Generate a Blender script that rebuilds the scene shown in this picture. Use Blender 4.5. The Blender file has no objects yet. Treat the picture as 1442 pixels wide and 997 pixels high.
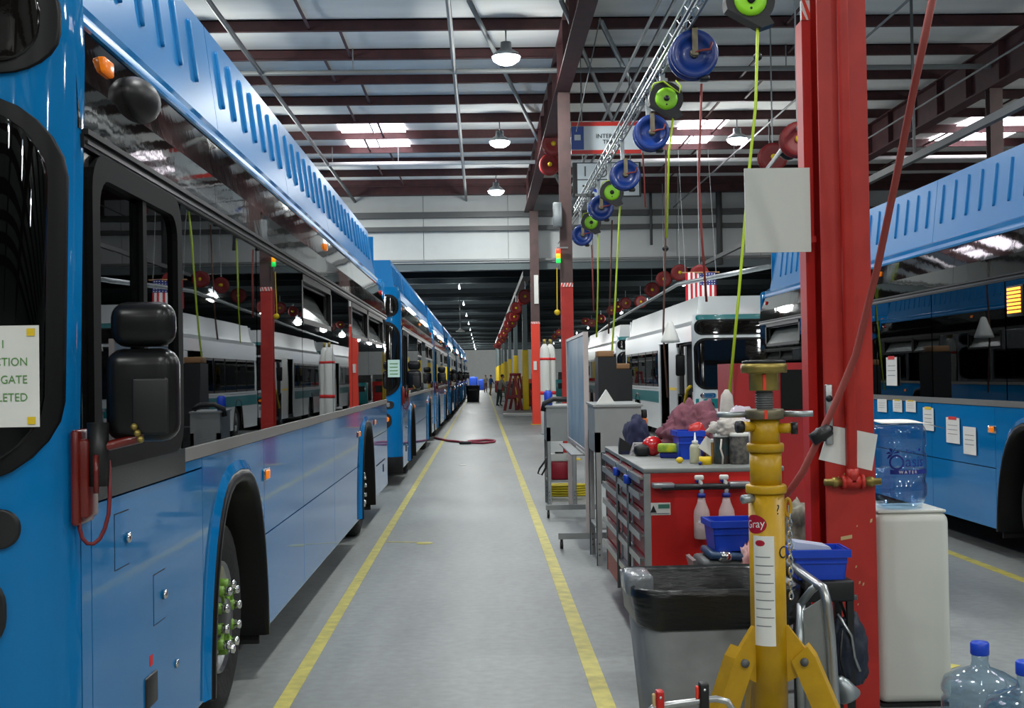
import bpy, bmesh, math, random
from mathutils import Vector, Matrix, noise
random.seed(7)
PI = math.pi
R = math.radians
S = bpy.context.scene
COL = S.collection

# ------------------------------------------------------------------ camera
F, PX, PY = 1750.0, 721.0, 498.5
CAMZ = 1.73
yaw, pitch, roll = R(1.391), R(0.975), R(0.9)
fwd = Vector((math.sin(yaw)*math.cos(pitch), math.cos(yaw)*math.cos(pitch), math.sin(pitch)))
rt0 = Vector((math.cos(yaw), -math.sin(yaw), 0))
up0 = rt0.cross(fwd)
rt = rt0*math.cos(roll) - up0*math.sin(roll)
up = up0*math.cos(roll) + rt0*math.sin(roll)
cd = bpy.data.cameras.new('camera')
cd.sensor_width = 36; cd.sensor_fit = 'HORIZONTAL'; cd.lens = F/1442*36
cd.clip_start = 0.05; cd.clip_end = 600
cam = bpy.data.objects.new('camera', cd); COL.objects.link(cam)
m3 = Matrix((rt, up, -fwd)).transposed()
cam.matrix_world = Matrix.Translation((0, 0, CAMZ)) @ m3.to_4x4()
S.camera = cam
def at(px, py, Y):
    """world point seen at pixel (px,py) of the photograph at depth Y"""
    d = fwd*F + rt*(px-PX) - up*(py-PY)
    return Vector((0, 0, CAMZ)) + d*(Y/d.y)

# ------------------------------------------------------------------ world, exposure, large light
w = bpy.data.worlds.new('world'); S.world = w; w.use_nodes = True
w.node_tree.nodes['Background'].inputs[0].default_value = (0.62, 0.72, 0.85, 1)
w.node_tree.nodes['Background'].inputs[1].default_value = 0.35
S.view_settings.view_transform = 'Standard'; S.view_settings.look = 'None'
S.view_settings.gamma = 1; S.view_settings.use_curve_mapping = False
S.view_settings.exposure = 0.0
LAMP_W = 165.0

# ------------------------------------------------------------------ materials
MATS = {}
def srgb(r, g, b):
    f = lambda c: (c/255/12.92 if c/255 <= 0.04045 else ((c/255+0.055)/1.055)**2.4)
    return (f(r), f(g), f(b), 1)
def mat(name, rgb, rough=0.5, metal=0.0, var=0.0, scale=8.0, bump=0.0, coat=0.0, emit=None, es=0.0, rgb2=None, alpha=None, spec=0.5, bscale=None, stretch=None):
    if name in MATS: return MATS[name]
    m = bpy.data.materials.new(name); m.use_nodes = True
    nt = m.node_tree; b = nt.nodes['Principled BSDF']
    c = srgb(*rgb)
    b.inputs['Base Color'].default_value = c
    b.inputs['Roughness'].default_value = rough
    b.inputs['Metallic'].default_value = metal
    b.inputs['Coat Weight'].default_value = coat
    b.inputs['Coat Roughness'].default_value = 0.06
    b.inputs['Specular IOR Level'].default_value = spec
    if var or rgb2 or bump:
        tc = nt.nodes.new('ShaderNodeTexCoord')
        src = tc.outputs['Object']
        if stretch:
            mp = nt.nodes.new('ShaderNodeMapping'); mp.inputs['Scale'].default_value = stretch
            nt.links.new(src, mp.inputs[0]); src = mp.outputs[0]
        n = nt.nodes.new('ShaderNodeTexNoise'); n.inputs['Scale'].default_value = scale
        n.inputs['Detail'].default_value = 6; nt.links.new(src, n.inputs['Vector'])
    if var or rgb2:
        rp = nt.nodes.new('ShaderNodeValToRGB')
        c2 = srgb(*rgb2) if rgb2 else tuple(min(1, x*(1+var)) for x in c[:3]) + (1,)
        c1 = c if rgb2 else tuple(x*(1-var) for x in c[:3]) + (1,)
        rp.color_ramp.elements[0].position = 0.35; rp.color_ramp.elements[1].position = 0.68
        rp.color_ramp.elements[0].color = c1; rp.color_ramp.elements[1].color = c2
        nt.links.new(n.outputs['Fac'], rp.inputs[0]); nt.links.new(rp.outputs[0], b.inputs['Base Color'])
    if bump:
        n2 = n
        if bscale:
            n2 = nt.nodes.new('ShaderNodeTexNoise'); n2.inputs['Scale'].default_value = bscale
            nt.links.new(src, n2.inputs['Vector'])
        bp = nt.nodes.new('ShaderNodeBump'); bp.inputs['Strength'].default_value = bump; bp.inputs['Distance'].default_value = 0.05
        nt.links.new(n2.outputs['Fac'], bp.inputs['Height']); nt.links.new(bp.outputs[0], b.inputs['Normal'])
        if coat: nt.links.new(bp.outputs[0], b.inputs['Coat Normal'])
    if emit:
        b.inputs['Emission Color'].default_value = srgb(*emit); b.inputs['Emission Strength'].default_value = es
    if alpha is not None: b.inputs['Alpha'].default_value = alpha
    MATS[name] = m
    return m
def glass_mat(name, tint, refl_min=0.05, rough=0.01, bump=0.0, ior=1.5, thin=False):
    """tinted pane: see-through part + mirror part by Fresnel"""
    if name in MATS: return MATS[name]
    m = bpy.data.materials.new(name); m.use_nodes = True
    nt = m.node_tree; nt.nodes.clear()
    o = nt.nodes.new('ShaderNodeOutputMaterial'); mx = nt.nodes.new('ShaderNodeMixShader')
    t = nt.nodes.new('ShaderNodeBsdfTransparent'); g = nt.nodes.new('ShaderNodeBsdfGlossy')
    t.inputs[0].default_value = tuple(tint) + (1,); g.inputs['Roughness'].default_value = rough
    g.inputs[0].default_value = (0.95, 0.97, 1, 1)
    fr = nt.nodes.new('ShaderNodeFresnel'); fr.inputs['IOR'].default_value = ior
    if thin:
        lw = nt.nodes.new('ShaderNodeLayerWeight'); lw.inputs[0].default_value = 0.5
        pw = nt.nodes.new('ShaderNodeMath'); pw.operation = 'POWER'; pw.inputs[1].default_value = 3.5; nt.links.new(lw.outputs['Facing'], pw.inputs[0])
        ml = nt.nodes.new('ShaderNodeMath'); ml.operation = 'MULTIPLY_ADD'; ml.inputs[1].default_value = 0.7; ml.inputs[2].default_value = 0.05; nt.links.new(pw.outputs[0], ml.inputs[0]); fr = ml
    nt.links.new(fr.outputs[0], mx.inputs[0]); nt.links.new(t.outputs[0], mx.inputs[1]); nt.links.new(g.outputs[0], mx.inputs[2])
    nt.links.new(mx.outputs[0], o.inputs[0])
    if bump:
        tc = nt.nodes.new('ShaderNodeTexCoord'); n = nt.nodes.new('ShaderNodeTexNoise'); n.inputs['Scale'].default_value = 1.6
        bp = nt.nodes.new('ShaderNodeBump'); bp.inputs['Strength'].default_value = bump; bp.inputs['Distance'].default_value = 0.05
        nt.links.new(tc.outputs['Object'], n.inputs['Vector']); nt.links.new(n.outputs['Fac'], bp.inputs['Height'])
        nt.links.new(bp.outputs[0], g.inputs['Normal']); nt.links.new(bp.outputs[0], fr.inputs['Normal'])
    MATS[name] = m
    return m

def concrete():
    m = bpy.data.materials.new('concrete_floor'); m.use_nodes = True
    nt = m.node_tree; b = nt.nodes['Principled BSDF']; N = nt.nodes.new; L = nt.links.new
    tc = N('ShaderNodeTexCoord')
    n1 = N('ShaderNodeTexNoise'); n1.inputs['Scale'].default_value = 0.7; n1.inputs['Detail'].default_value = 9; n1.inputs['Roughness'].default_value = 0.6
    mp = N('ShaderNodeMapping'); mp.inputs['Scale'].default_value = (1.6, 0.35, 1)
    L(tc.outputs['Object'], mp.inputs[0]); L(mp.outputs[0], n1.inputs['Vector'])
    r1 = N('ShaderNodeValToRGB'); r1.color_ramp.elements[0].color = srgb(112, 117, 116); r1.color_ramp.elements[1].color = srgb(152, 156, 154)
    r1.color_ramp.elements[0].position = 0.3; r1.color_ramp.elements[1].position = 0.7
    L(n1.outputs['Fac'], r1.inputs[0])
    n2 = N('ShaderNodeTexNoise'); n2.inputs['Scale'].default_value = 14; n2.inputs['Detail'].default_value = 8
    L(tc.outputs['Object'], n2.inputs['Vector'])
    mx = N('ShaderNodeMix'); mx.data_type = 'RGBA'; mx.blend_type = 'OVERLAY'; mx.inputs[0].default_value = 0.25
    L(r1.outputs[0], mx.inputs[6]); L(n2.outputs['Fac'], mx.inputs[7]); L(mx.outputs[2], b.inputs['Base Color'])
    r2 = N('ShaderNodeMapRange'); r2.inputs[3].default_value = 0.36; r2.inputs[4].default_value = 0.6; b.inputs['Specular IOR Level'].default_value = 0.35
    L(n1.outputs['Fac'], r2.inputs[0]); L(r2.outputs[0], b.inputs['Roughness'])
    bp = N('ShaderNodeBump'); bp.inputs['Strength'].default_value = 0.05; bp.inputs['Distance'].default_value = 0.02
    L(n2.outputs['Fac'], bp.inputs['Height']); L(bp.outputs[0], b.inputs['Normal'])
    MATS['concrete'] = m
    return m

M_BLUE = mat('bus_blue_paint', (13, 112, 174), 0.05, 0, bump=0.008, scale=1.1, spec=0.32)
M_BLUE_COWL = mat('cowl_blue_paint', (28, 122, 188), 0.32, 0, bump=0.02, scale=1.7, spec=0.14)
M_WHITE_BUS = mat('bus_white_paint', (222, 228, 228), 0.3, 0, coat=0.6)
M_TEAL = mat('bus_teal_stripe', (12, 128, 132), 0.3, coat=0.5)
M_BLACKPANEL = mat('gloss_black_panel', (18, 17, 16), 0.03, 0, bump=0.022, scale=2.2, spec=0.5)
M_GLASS = glass_mat('bus_window_glass', (0.07, 0.09, 0.095), bump=0.006, ior=1.6)
M_GLASS_T = glass_mat('windshield_glass', (0.30, 0.36, 0.34), bump=0.01)
M_RUBBER = mat('black_rubber', (14, 14, 15), 0.4, spec=0.22)
M_FRAME = mat('matt_black_frame', (8, 8, 9), 0.6, spec=0.12)
M_TIRE = mat('tire_rubber', (24, 24, 25), 0.8, bump=0.2, scale=30)
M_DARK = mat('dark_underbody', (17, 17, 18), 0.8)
M_INT = mat('bus_interior_grey', (70, 74, 78), 0.7)
M_SILVER = mat('brushed_aluminium', (176, 178, 178), 0.3, 0.9)
M_RAIL = mat('dark_anodised_rail', (70, 70, 70), 0.3, 0.7)
M_CHROME = mat('chrome', (215, 215, 215), 0.12, 1.0)
M_AMBER = mat('amber_lens', (235, 130, 20), 0.2, emit=(255, 120, 10), es=0.25)
M_REDLENS = mat('red_lens', (200, 20, 15), 0.25)
M_MIRROR = mat('mirror_housing_black', (16, 16, 17), 0.3, spec=0.35)
M_ORANGE = mat('orange_red_metal', (104, 20, 10), 0.3, coat=0.4)
M_PAPER = mat('white_paper', (222, 222, 216), 0.8, var=0.04, scale=5)
M_INK = mat('grey_ink', (120, 122, 124), 0.8)
M_GREENINK = mat('green_ink', (88, 140, 70), 0.8)
M_YTAPE = mat('yellow_tape', (225, 190, 30), 0.6)
M_REDTAPE = mat('red_tape', (210, 40, 40), 0.6)
M_LIME = mat('lime_plastic', (138, 205, 30), 0.4)
M_RED = mat('safety_red_paint', (196, 26, 18), 0.4, rgb2=(176, 22, 16), scale=3)
M_COLRED = mat('column_red_paint', (172, 34, 26), 0.45, rgb2=(188, 44, 33), scale=5)
M_COLBROWN = mat('column_brown_primer', (88, 66, 64), 0.6, rgb2=(76, 60, 58), scale=5)
M_ORANGERED = mat('bright_red_orange_paint', (228, 62, 40), 0.45)
M_STEELRED = mat('maroon_steel_primer', (82, 44, 46), 0.6, rgb2=(66, 38, 40), scale=4)
M_GALV = mat('galvanised_steel', (158, 164, 166), 0.38, 0.75, var=0.1, scale=6)
M_PIPE = mat('grey_pipe', (140, 143, 142), 0.5, 0.2)
M_PIPEW = mat('white_pipe', (222, 224, 222), 0.45)
M_INSUL = mat('white_roof_insulation', (232, 232, 228), 0.9, spec=0.1, var=0.05, scale=1.2, bump=0.25, bscale=0.9, stretch=(0.4, 2.0, 1))
M_WALLP = mat('white_wall_panel', (205, 209, 208), 0.6, var=0.03, scale=2)
M_DARKCEIL = mat('dark_grey_deck', (54, 60, 62), 0.95, spec=0.1, var=0.15, scale=0.5)
M_YLINE = mat('yellow_floor_paint', (204, 192, 92), 0.55, rgb2=(168, 160, 84), scale=9)
M_BLUEP = mat('blue_plastic', (18, 66, 190), 0.38)
M_REELBLUE = mat('reel_blue_enamel', (14, 50, 122), 0.35, coat=0.3)
M_REELRED = mat('reel_red_enamel', (126, 14, 14), 0.5)
M_BLACK = mat('black_plastic', (20, 20, 21), 0.45)
M_BLACKBAG = mat('black_plastic_bag', (13, 14, 15), 0.3, bump=0.25, scale=7, stretch=(1, 1, 4))
M_GREYCAN = mat('grey_moulded_plastic', (128, 131, 130), 0.6, rgb2=(106, 108, 108), scale=4)
M_GREYMET = mat('grey_powder_coat', (140, 144, 142), 0.45, var=0.05, scale=4)
M_DGREYMET = mat('dark_grey_metal', (84, 86, 86), 0.5)
M_YELLOW = mat('yellow_paint', (196, 152, 6), 0.42, rgb2=(170, 130, 10), scale=7)
M_YSLEEVE = mat('yellow_sleeve', (224, 190, 20), 0.5)
M_COLGREY = mat('grey_column_paint', (96, 108, 110), 0.55)
M_HOSERED = mat('red_brown_hose', (136, 52, 44), 0.55)
M_HOSEYG = mat('yellow_green_hose', (178, 205, 40), 0.5)
M_HOSEBR = mat('brown_hose', (86, 56, 44), 0.6)
M_WHITEP = mat('white_plastic', (214, 215, 208), 0.4)
M_COOLER = mat('cooler_offwhite', (206, 208, 200), 0.4)
M_TAN = mat('tan_board', (196, 170, 120), 0.7)
M_WOOD = mat('raw_wood', (170, 130, 90), 0.7, var=0.2, scale=12)
M_WHITEBOARD = mat('whiteboard_enamel', (160, 176, 184), 0.45, rgb2=(112, 146, 172), scale=2.2)
M_MAROON = mat('maroon_cloth', (120, 72, 84), 0.9, var=0.2, scale=10)
M_NAVY = mat('navy_cloth', (32, 36, 66), 0.9, var=0.2, scale=9)
M_RAG = mat('white_rag', (196, 190, 182), 0.9, var=0.15, scale=9)
M_BRASS = mat('worn_brass', (150, 132, 70), 0.4, 0.7, var=0.2, scale=9)
M_BRONZE = mat('worn_steel', (120, 112, 92), 0.45, 0.7, var=0.2, scale=9)
M_BLUEINK = mat('navy_print', (20, 40, 130), 0.5)
M_BOTTLE = None
M_CONC = concrete()
M_FLAGRED = mat('flag_red', (190, 30, 45), 0.8); M_FLAGBLUE = mat('flag_blue', (38, 46, 110), 0.8); M_FLAGW = mat('flag_white', (232, 232, 230), 0.8)
M_SIGNBLUE = mat('sign_blue', (34, 72, 150), 0.4); M_SIGNRED = mat('sign_red', (196, 42, 34), 0.4); M_SIGNW = mat('sign_white', (204, 214, 218), 0.35)
M_LAMP = mat('lamp_lens_glow', (255, 255, 255), 0.3, emit=(232, 246, 255), es=9.0)
M_SKYL = mat('skylight_panel_glow', (255, 255, 255), 0.5, emit=(255, 244, 255), es=7.0)
M_SEAT = mat('seat_blue_fabric', (28, 60, 130), 0.8)
M_SKIN = mat('skin', (190, 140, 110), 0.6); M_HAIR = mat('dark_hair', (40, 30, 25), 0.8)
M_CARD = mat('brown_card', (150, 112, 76), 0.8)

# ------------------------------------------------------------------ geometry helpers
class MB:
    def __init__(s): s.v = []; s.f = []; s.sm = []
    def add(s, vs, fs, smooth=False):
        o = len(s.v); s.v += [tuple(v) for v in vs]
        s.f += [tuple(i+o for i in f) for f in fs]; s.sm += [smooth]*len(fs); return s
    def box(s, x0, x1, y0, y1, z0, z1, mtx=None):
        vs = [Vector((x, y, z)) for z in (z0, z1) for y in (y0, y1) for x in (x0, x1)]
        if mtx: vs = [mtx @ v for v in vs]
        return s.add(vs, [(0, 2, 3, 1), (4, 5, 7, 6), (0, 1, 5, 4), (2, 6, 7, 3), (0, 4, 6, 2), (1, 3, 7, 5)])
    def rbox(s, x0, x1, y0, y1, z0, z1, r=0.02, seg=2, mtx=None):
        bm = bmesh.new()
        bmesh.ops.create_cube(bm, size=1)
        for v in bm.verts:
            v.co = Vector(((x0+x1)/2+v.co.x*(x1-x0), (y0+y1)/2+v.co.y*(y1-y0), (z0+z1)/2+v.co.z*(z1-z0)))
        r = min(r, 0.49*min(x1-x0, y1-y0, z1-z0))
        bmesh.ops.bevel(bm, geom=list(bm.edges), offset=r, segments=seg, affect='EDGES', profile=0.5)
        bm.verts.index_update()
        vs = [mtx @ v.co if mtx else v.co.copy() for v in bm.verts]
        s.add(vs, [[v.index for v in f.verts] for f in bm.faces], seg > 1); bm.free(); return s
    def tube(s, pts, r, n=8, caps=True, closed=False, radii=None):
        pts = [Vector(p) for p in pts]; rings = []
        N = len(pts); prev = None
        for i, p in enumerate(pts):
            if closed: d = pts[(i+1) % N]-pts[i-1]
            else: d = pts[min(i+1, N-1)]-pts[max(i-1, 0)]
            d.normalize()
            a = prev if prev is not None else (Vector((0, 0, 1)) if abs(d.z) < 0.9 else Vector((1, 0, 0)))
            u = (a - d*a.dot(d)); 
            if u.length < 1e-6: u = d.orthogonal()
            u.normalize(); v = d.cross(u); prev = u
            rr = radii[i] if radii else r
            rings.append([p+u*rr*math.cos(2*PI*k/n)+v*rr*math.sin(2*PI*k/n) for k in range(n)])
        vs = [q for g in rings for q in g]; fs = []
        for i in range(N if closed else N-1):
            j = (i+1) % N
            for k in range(n): fs.append((i*n+k, i*n+(k+1) % n, j*n+(k+1) % n, j*n+k))
        if caps and not closed: fs += [tuple(range(n-1, -1, -1)), tuple(range((N-1)*n, N*n))]
        return s.add(vs, fs, n > 5)
    def lathe(s, prof, n=24, mtx=None, caps=True):
        """prof: (radius, height) pairs about local Z"""
        vs = []; fs = []
        for r, z in prof: vs += [Vector((r*math.cos(2*PI*k/n), r*math.sin(2*PI*k/n), z)) for k in range(n)]
        for i in range(len(prof)-1):
            for k in range(n): fs.append((i*n+k, i*n+(k+1) % n, (i+1)*n+(k+1) % n, (i+1)*n+k))
        if caps:
            fs.append(tuple(range(n-1, -1, -1))); fs.append(tuple(range((len(prof)-1)*n, len(prof)*n)))
        if mtx: vs = [mtx @ v for v in vs]
        return s.add(vs, fs, True)
    def prism(s, poly, t0, t1, axis='x', mtx=None):
        """poly of 2d points extruded along axis between t0 and t1"""
        def mk(a, b, t): return Vector((t, a, b)) if axis == 'x' else (Vector((a, t, b)) if axis == 'y' else Vector((a, b, t)))
        n = len(poly); vs = [mk(a, b, t0) for a, b in poly]+[mk(a, b, t1) for a, b in poly]
        if mtx: vs = [mtx @ v for v in vs]
        fs = [tuple(range(n)), tuple(range(2*n-1, n-1, -1))]
        for i in range(n): fs.append((i, i+n, (i+1) % n+n, (i+1) % n))
        return s.add(vs, fs)
    def ball(s, c, rx, ry, rz, n=12, m=8):
        prof = [(math.sin(PI*i/m), -math.cos(PI*i/m)) for i in range(m+1)]
        prof[0] = (1e-3, -1); prof[-1] = (1e-3, 1)
        return s.lathe(prof, n, Matrix.Translation(c) @ Matrix.Diagonal((rx, ry, rz, 1)))
    def build(s, name, mtl, parent=None, loc=None, fix=True):
        me = bpy.data.meshes.new(name); me.from_pydata(s.v, [], s.f)
        me.polygons.foreach_set('use_smooth', s.sm)
        if fix:
            bm = bmesh.new(); bm.from_mesh(me); bmesh.ops.recalc_face_normals(bm, faces=bm.faces); bm.to_mesh(me); bm.free()
        me.materials.append(mtl); me.update()
        o = bpy.data.objects.new(name, me); COL.objects.link(o)
        if parent: o.parent = parent
        if loc: o.location = loc
        return o
def inst(o, parent=None, loc=None, rot=None, mtl=None):
    c = o.copy(); COL.objects.link(c); c.parent = parent
    if loc is not None: c.location = loc
    if rot is not None: c.rotation_euler = rot
    if mtl is not None:
        c.data = o.data.copy(); c.data.materials.clear(); c.data.materials.append(mtl)
    return c
def copy_tree(o, parent=None):
    c = o.copy(); COL.objects.link(c); c.parent = parent
    for ch in list(o.children): copy_tree(ch, c)
    return c
def tag(o, label, cat, group=None, kind=None):
    o['label'] = label; o['category'] = cat
    if group: o['group'] = group
    if kind: o['kind'] = kind
    return o
def thing(name, label, cat, loc=(0, 0, 0), rotz=0, group=None, kind=None):
    o = bpy.data.objects.new(name, None); COL.objects.link(o); o.empty_display_size = 0.1
    o.location = loc; o.rotation_euler = (0, 0, rotz)
    return tag(o, label, cat, group, kind)
ORD = 'first second third fourth fifth sixth seventh eighth ninth tenth eleventh twelfth thirteenth fourteenth fifteenth sixteenth seventeenth eighteenth nineteenth twentieth twenty-first twenty-second'.split()
def TR(x, y, z): return Matrix.Translation((x, y, z))
def rotm(ax, a): return Matrix.Rotation(a, 4, ax)
def text_geo(txt, size, align='LEFT'):
    cu = bpy.data.curves.new('tmp_text', 'FONT'); cu.body = txt; cu.size = size; cu.align_x = align; cu.resolution_u = 3
    ob = bpy.data.objects.new('tmp_text', cu); COL.objects.link(ob)
    me = bpy.data.meshes.new_from_object(ob)
    vs = [v.co.copy() for v in me.vertices]; fs = [tuple(p.vertices) for p in me.polygons]
    bpy.data.objects.remove(ob); bpy.data.curves.remove(cu); bpy.data.meshes.remove(me)
    return vs, fs
def text_on(name, txt, size, fn, mtl, parent, align='LEFT'):
    vs, fs = text_geo(txt, size, align)
    mb = MB(); mb.add([fn(v.x, v.y) for v in vs], fs)
    return mb.build(name, mtl, parent, fix=False)
def rr_outline(w, h, r, n=5):
    """rounded rectangle outline centred on 0"""
    pts = []
    for cx, cy, a0 in ((w/2-r, h/2-r, 0), (-w/2+r, h/2-r, PI/2), (-w/2+r, -h/2+r, PI), (w/2-r, -h/2+r, 1.5*PI)):
        for k in range(n+1):
            a = a0+PI/2*k/n; pts.append((cx+r*math.cos(a), cy+r*math.sin(a)))
    return pts

# ================================================================== the building
ROOF = 8.55            # underside of the white insulation
PUR = [23.6+2.15*k for k in range(-22, 10)]      # purlin lines across the hall
WALL_Y = 44.0; LOW = 5.5; END_Y = 190.0
XL, XR = -26.0, 34.0; YB = PUR[0]-1.0

mb = MB(); mb.box(XL, XR, YB, END_Y+1, -0.3, 0)
tag(mb.build('floor', M_CONC), 'smooth grey sealed concrete factory floor', 'floor', kind='structure')

# painted aisle lines (thin paint films)
def line_strip(name, pts, w_, label, grp=None):
    mb = MB(); vs = []; 
    for i, (x, y) in enumerate(pts):
        d = Vector((pts[min(i+1, len(pts)-1)][0]-pts[max(i-1, 0)][0], pts[min(i+1, len(pts)-1)][1]-pts[max(i-1, 0)][1], 0)).normalized()
        n = Vector((d.y, -d.x, 0))
        vs += [Vector((x, y, 0.003))-n*w_/2, Vector((x, y, 0.003))+n*w_/2]
    vs2 = vs+[v-Vector((0, 0, 0.003)) for v in vs]; k = len(vs)
    fs = []
    for i in range(len(pts)-1):
        a = 2*i; fs += [(a, a+1, a+3, a+2), (a, a+2, a+2+k, a+k), (a+1, a+k+1, a+3+k, a+3)]
    mb.add(vs2, fs)
    return tag(mb.build(name, M_YLINE), label, 'floor marking', grp, 'structure')
def gp(px, py):
    d = fwd*F + rt*(px-PX) - up*(py-PY); t = -CAMZ/d.z
    p = Vector((0, 0, CAMZ))+d*t; return (p.x, p.y)
XLL, XLR = gp(516, 800)[0], gp(776, 790)[0]
line_strip('trim_1', [(XLL, 1.5), (XLL-.01, 12), (XLL, 40), (XLL, 120)], 0.085, 'yellow painted aisle line beside the blue buses')
line_strip('trim_2', [(XLR, 1.5), (XLR+.01, 12), (XLR, 40), (XLR, 120)], 0.10, 'yellow painted aisle line beside the tool cabinets')
line_strip('trim_3', [(4.38, 2), (4.36, 14), (4.36, 42)], 0.09, 'yellow painted line under the edge of the far blue bus')
a, b = gp(545, 763), gp(605, 764)
line_strip('trim_4', [(a[0], a[1]), (b[0], b[1])], 0.045, 'short yellow stroke ending in a blot across the aisle floor')
p = gp(598, 765); mb = MB(); mb.lathe([(0.09, 0), (0.085, 0.004)], 14); o = mb.build('paint_blot', M_YLINE, None, (p[0], p[1], 0)); tag(o, 'yellow paint blot at the end of the short floor stroke', 'floor marking', None, 'structure')
a, b = gp(1345, 925), gp(1442, 938)
line_strip('trim_5', [(a[0]-.3, a[1]-.02), (b[0]-.4, b[1])], 0.12, 'yellow floor stripe behind the water bottles')

# roof: insulation bays sagging between purlins
mb = MB(); vs = []; fs = []
ys = []
for i in range(len(PUR)-1):
    for k in range(4): ys.append((PUR[i]+(PUR[i+1]-PUR[i])*k/4, (0, -0.045, -0.06, -0.045)[k]))
ys.append((PUR[-1], 0)); ys.append((WALL_Y+0.3, 0))
for y, dz in ys: vs += [(XL, y, ROOF+dz), (XR, y, ROOF+dz)]
for i in range(len(ys)-1): fs.append((2*i, 2*i+1, 2*i+3, 2*i+2))
mb.add(vs, fs, True)
mb.box(XL, XR, YB, WALL_Y+0.3, ROOF+0.25, ROOF+0.3)
ceil = tag(mb.build('ceiling', M_INSUL, fix=False), 'white insulated factory roof underside crossed by maroon purlins', 'ceiling', kind='structure')
pm = MB(); pm.box(XL, XR, -0.012, 0.012, -0.24, 0); pm.box(XL, XR, -0.075, 0.012, -0.24, -0.215); pm.box(XL, XR, -0.012, 0.075, -0.025, 0)
pur0 = None
for y in PUR:
    if pur0 is None: pur0 = pm.build('purlin', M_STEELRED, ceil, (0, y, ROOF)); 
    else: inst(pur0, ceil, (0, y, ROOF))
# bolts cleats along purlins: bridging angles, staggered line in each bay
br = MB(); br.box(-0.025, 0.025, 0, 2.15, -0.2, -0.17); b0 = None
for i, y in enumerate(PUR[9:-1]):
    for x in (-2.9, 6.2, 13.5):
        xx = x+(0.28 if i % 2 else -0.28)
        if b0 is None: b0 = br.build('bridging', M_STEELRED, ceil, (xx, y, ROOF))
        else: inst(b0, ceil, (xx, y, ROOF))
# skylight panels set in the roof
def skylight(x0, x1, k0, k1, label):
    t = thing('skylight', label, 'skylight', ((x0+x1)/2, (PUR[k0]+PUR[k1])/2, ROOF-0.07), group='bright roof skylights', kind='structure')
    hx = (x1-x0)/2
    for k in range(k0, k1):
        ya, yb = PUR[k]+0.2, PUR[k+1]-0.2
        cy = t.location.y
        pn = MB().box(-hx, hx, ya-cy, yb-cy, -0.02, 0).build('pane', M_SKYL, t)
        MB().box(-0.02, 0.02, ya-cy, yb-cy, -0.05, -0.02).build('glazing_bar', M_WHITEP, t)
skylight(-3.75, -2.0, 26, 28, 'bright skylight above the blue buses, glowing pinkish white')
skylight(5.5, 6.7, 26, 28, 'bright skylight behind the hanging hose reels')
skylight(13.3, 15.4, 26, 28, 'bright skylight over the roof of the far blue bus')
skylight(-3.75, -2.0, 15, 17, 'bright skylight panel nearer the camera over the aisle')
skylight(9.0, 11.0, 15, 17, 'bright skylight panel nearer the camera over the bus bay')

# walls of the tall bay
def wall(name, x0, x1, y0, y1, z0, z1, label, m=M_WALLP):
    return tag(MB().box(x0, x1, y0, y1, z0, z1).build(name, m), label, 'wall', kind='structure')
wall('wall_left', XL-0.2, XL, YB, END_Y, 0, ROOF+0.3, 'white panel side wall behind the blue buses')
wall('wall_right', XR, XR+0.2, YB, END_Y, 0, ROOF+0.3, 'white panel side wall beyond the far bus bay')
wall('wall_back', XL, XR, YB-0.2, YB, 0, ROOF+0.3, 'white panel wall behind the camera')
wall('wall_end', XL, XR, END_Y, END_Y+0.2, 0, LOW+0.6, 'distant white end wall of the long aisle')
ws = tag(MB().box(XL, XR, WALL_Y+0.06, WALL_Y+0.26, LOW, ROOF+0.3).build('wall_front', M_GREYMET), 'white panelled drop wall above the opening to the long hall', 'wall', kind='structure')
pn = MB().box(-1.49, 1.49, 0, 0.06, 0, ROOF-LOW+0.1); p0 = None
for i in range(20):
    x = XL+1.5+3*i
    if p0 is None: p0 = pn.build('panel', M_WALLP, ws, (x, WALL_Y, LOW))
    else: inst(p0, ws, (x, WALL_Y, LOW))
def xbar(name, y, z, r, m, label, cat='pipe', x0=XL, x1=XR, sq=False, kind='structure', z1=None):
    mb = MB()
    if sq: mb.box(x0, x1, y-r, y+r, z-r, z+r)
    else: mb.tube([(x0, y, z), (x1, y, z if z1 is None else z1)], r, 8)
    return tag(mb.build(name, m), label, cat, kind=kind)
xbar('trim_6', WALL_Y-0.18, 7.42, 0.10, M_DGREYMET, 'upper dark beam along the white drop wall', 'beam', sq=True)
xbar('trim_7', WALL_Y-0.16, 6.93, 0.08, M_DGREYMET, 'lower dark beam along the white drop wall', 'beam', sq=True)
xbar('trim_8', WALL_Y-0.14, 5.58, 0.13, M_COLGREY, 'grey steel lintel at the foot of the drop wall', 'beam', sq=True)
xbar('wall_pipe', WALL_Y-0.36, 5.78, 0.05, M_PIPE, 'grey pipe running just above the lintel of the drop wall')
o = xbar('trim_9', WALL_Y-0.4, 8.25, 0.16, M_STEELRED, 'maroon eave strut at the top of the drop wall', 'beam', sq=True)
def riser(px, y0, y1, Y, r, m, label):
    p = at(px, y0, Y); q = at(px, y1, Y)
    return tag(MB().tube([(p.x, Y, p.z), (p.x, Y, q.z)], r, 8).build('riser_pipe', m), label, 'pipe', kind='structure')
riser(916, 268, 345, 43.6, 0.05, M_DGREYMET, 'thin dark riser pipe on the drop wall behind the reels')
riser(1012, 268, 372, 43.6, 0.11, M_DGREYMET, 'thick dark riser pipe on the drop wall by the blank board')

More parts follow.
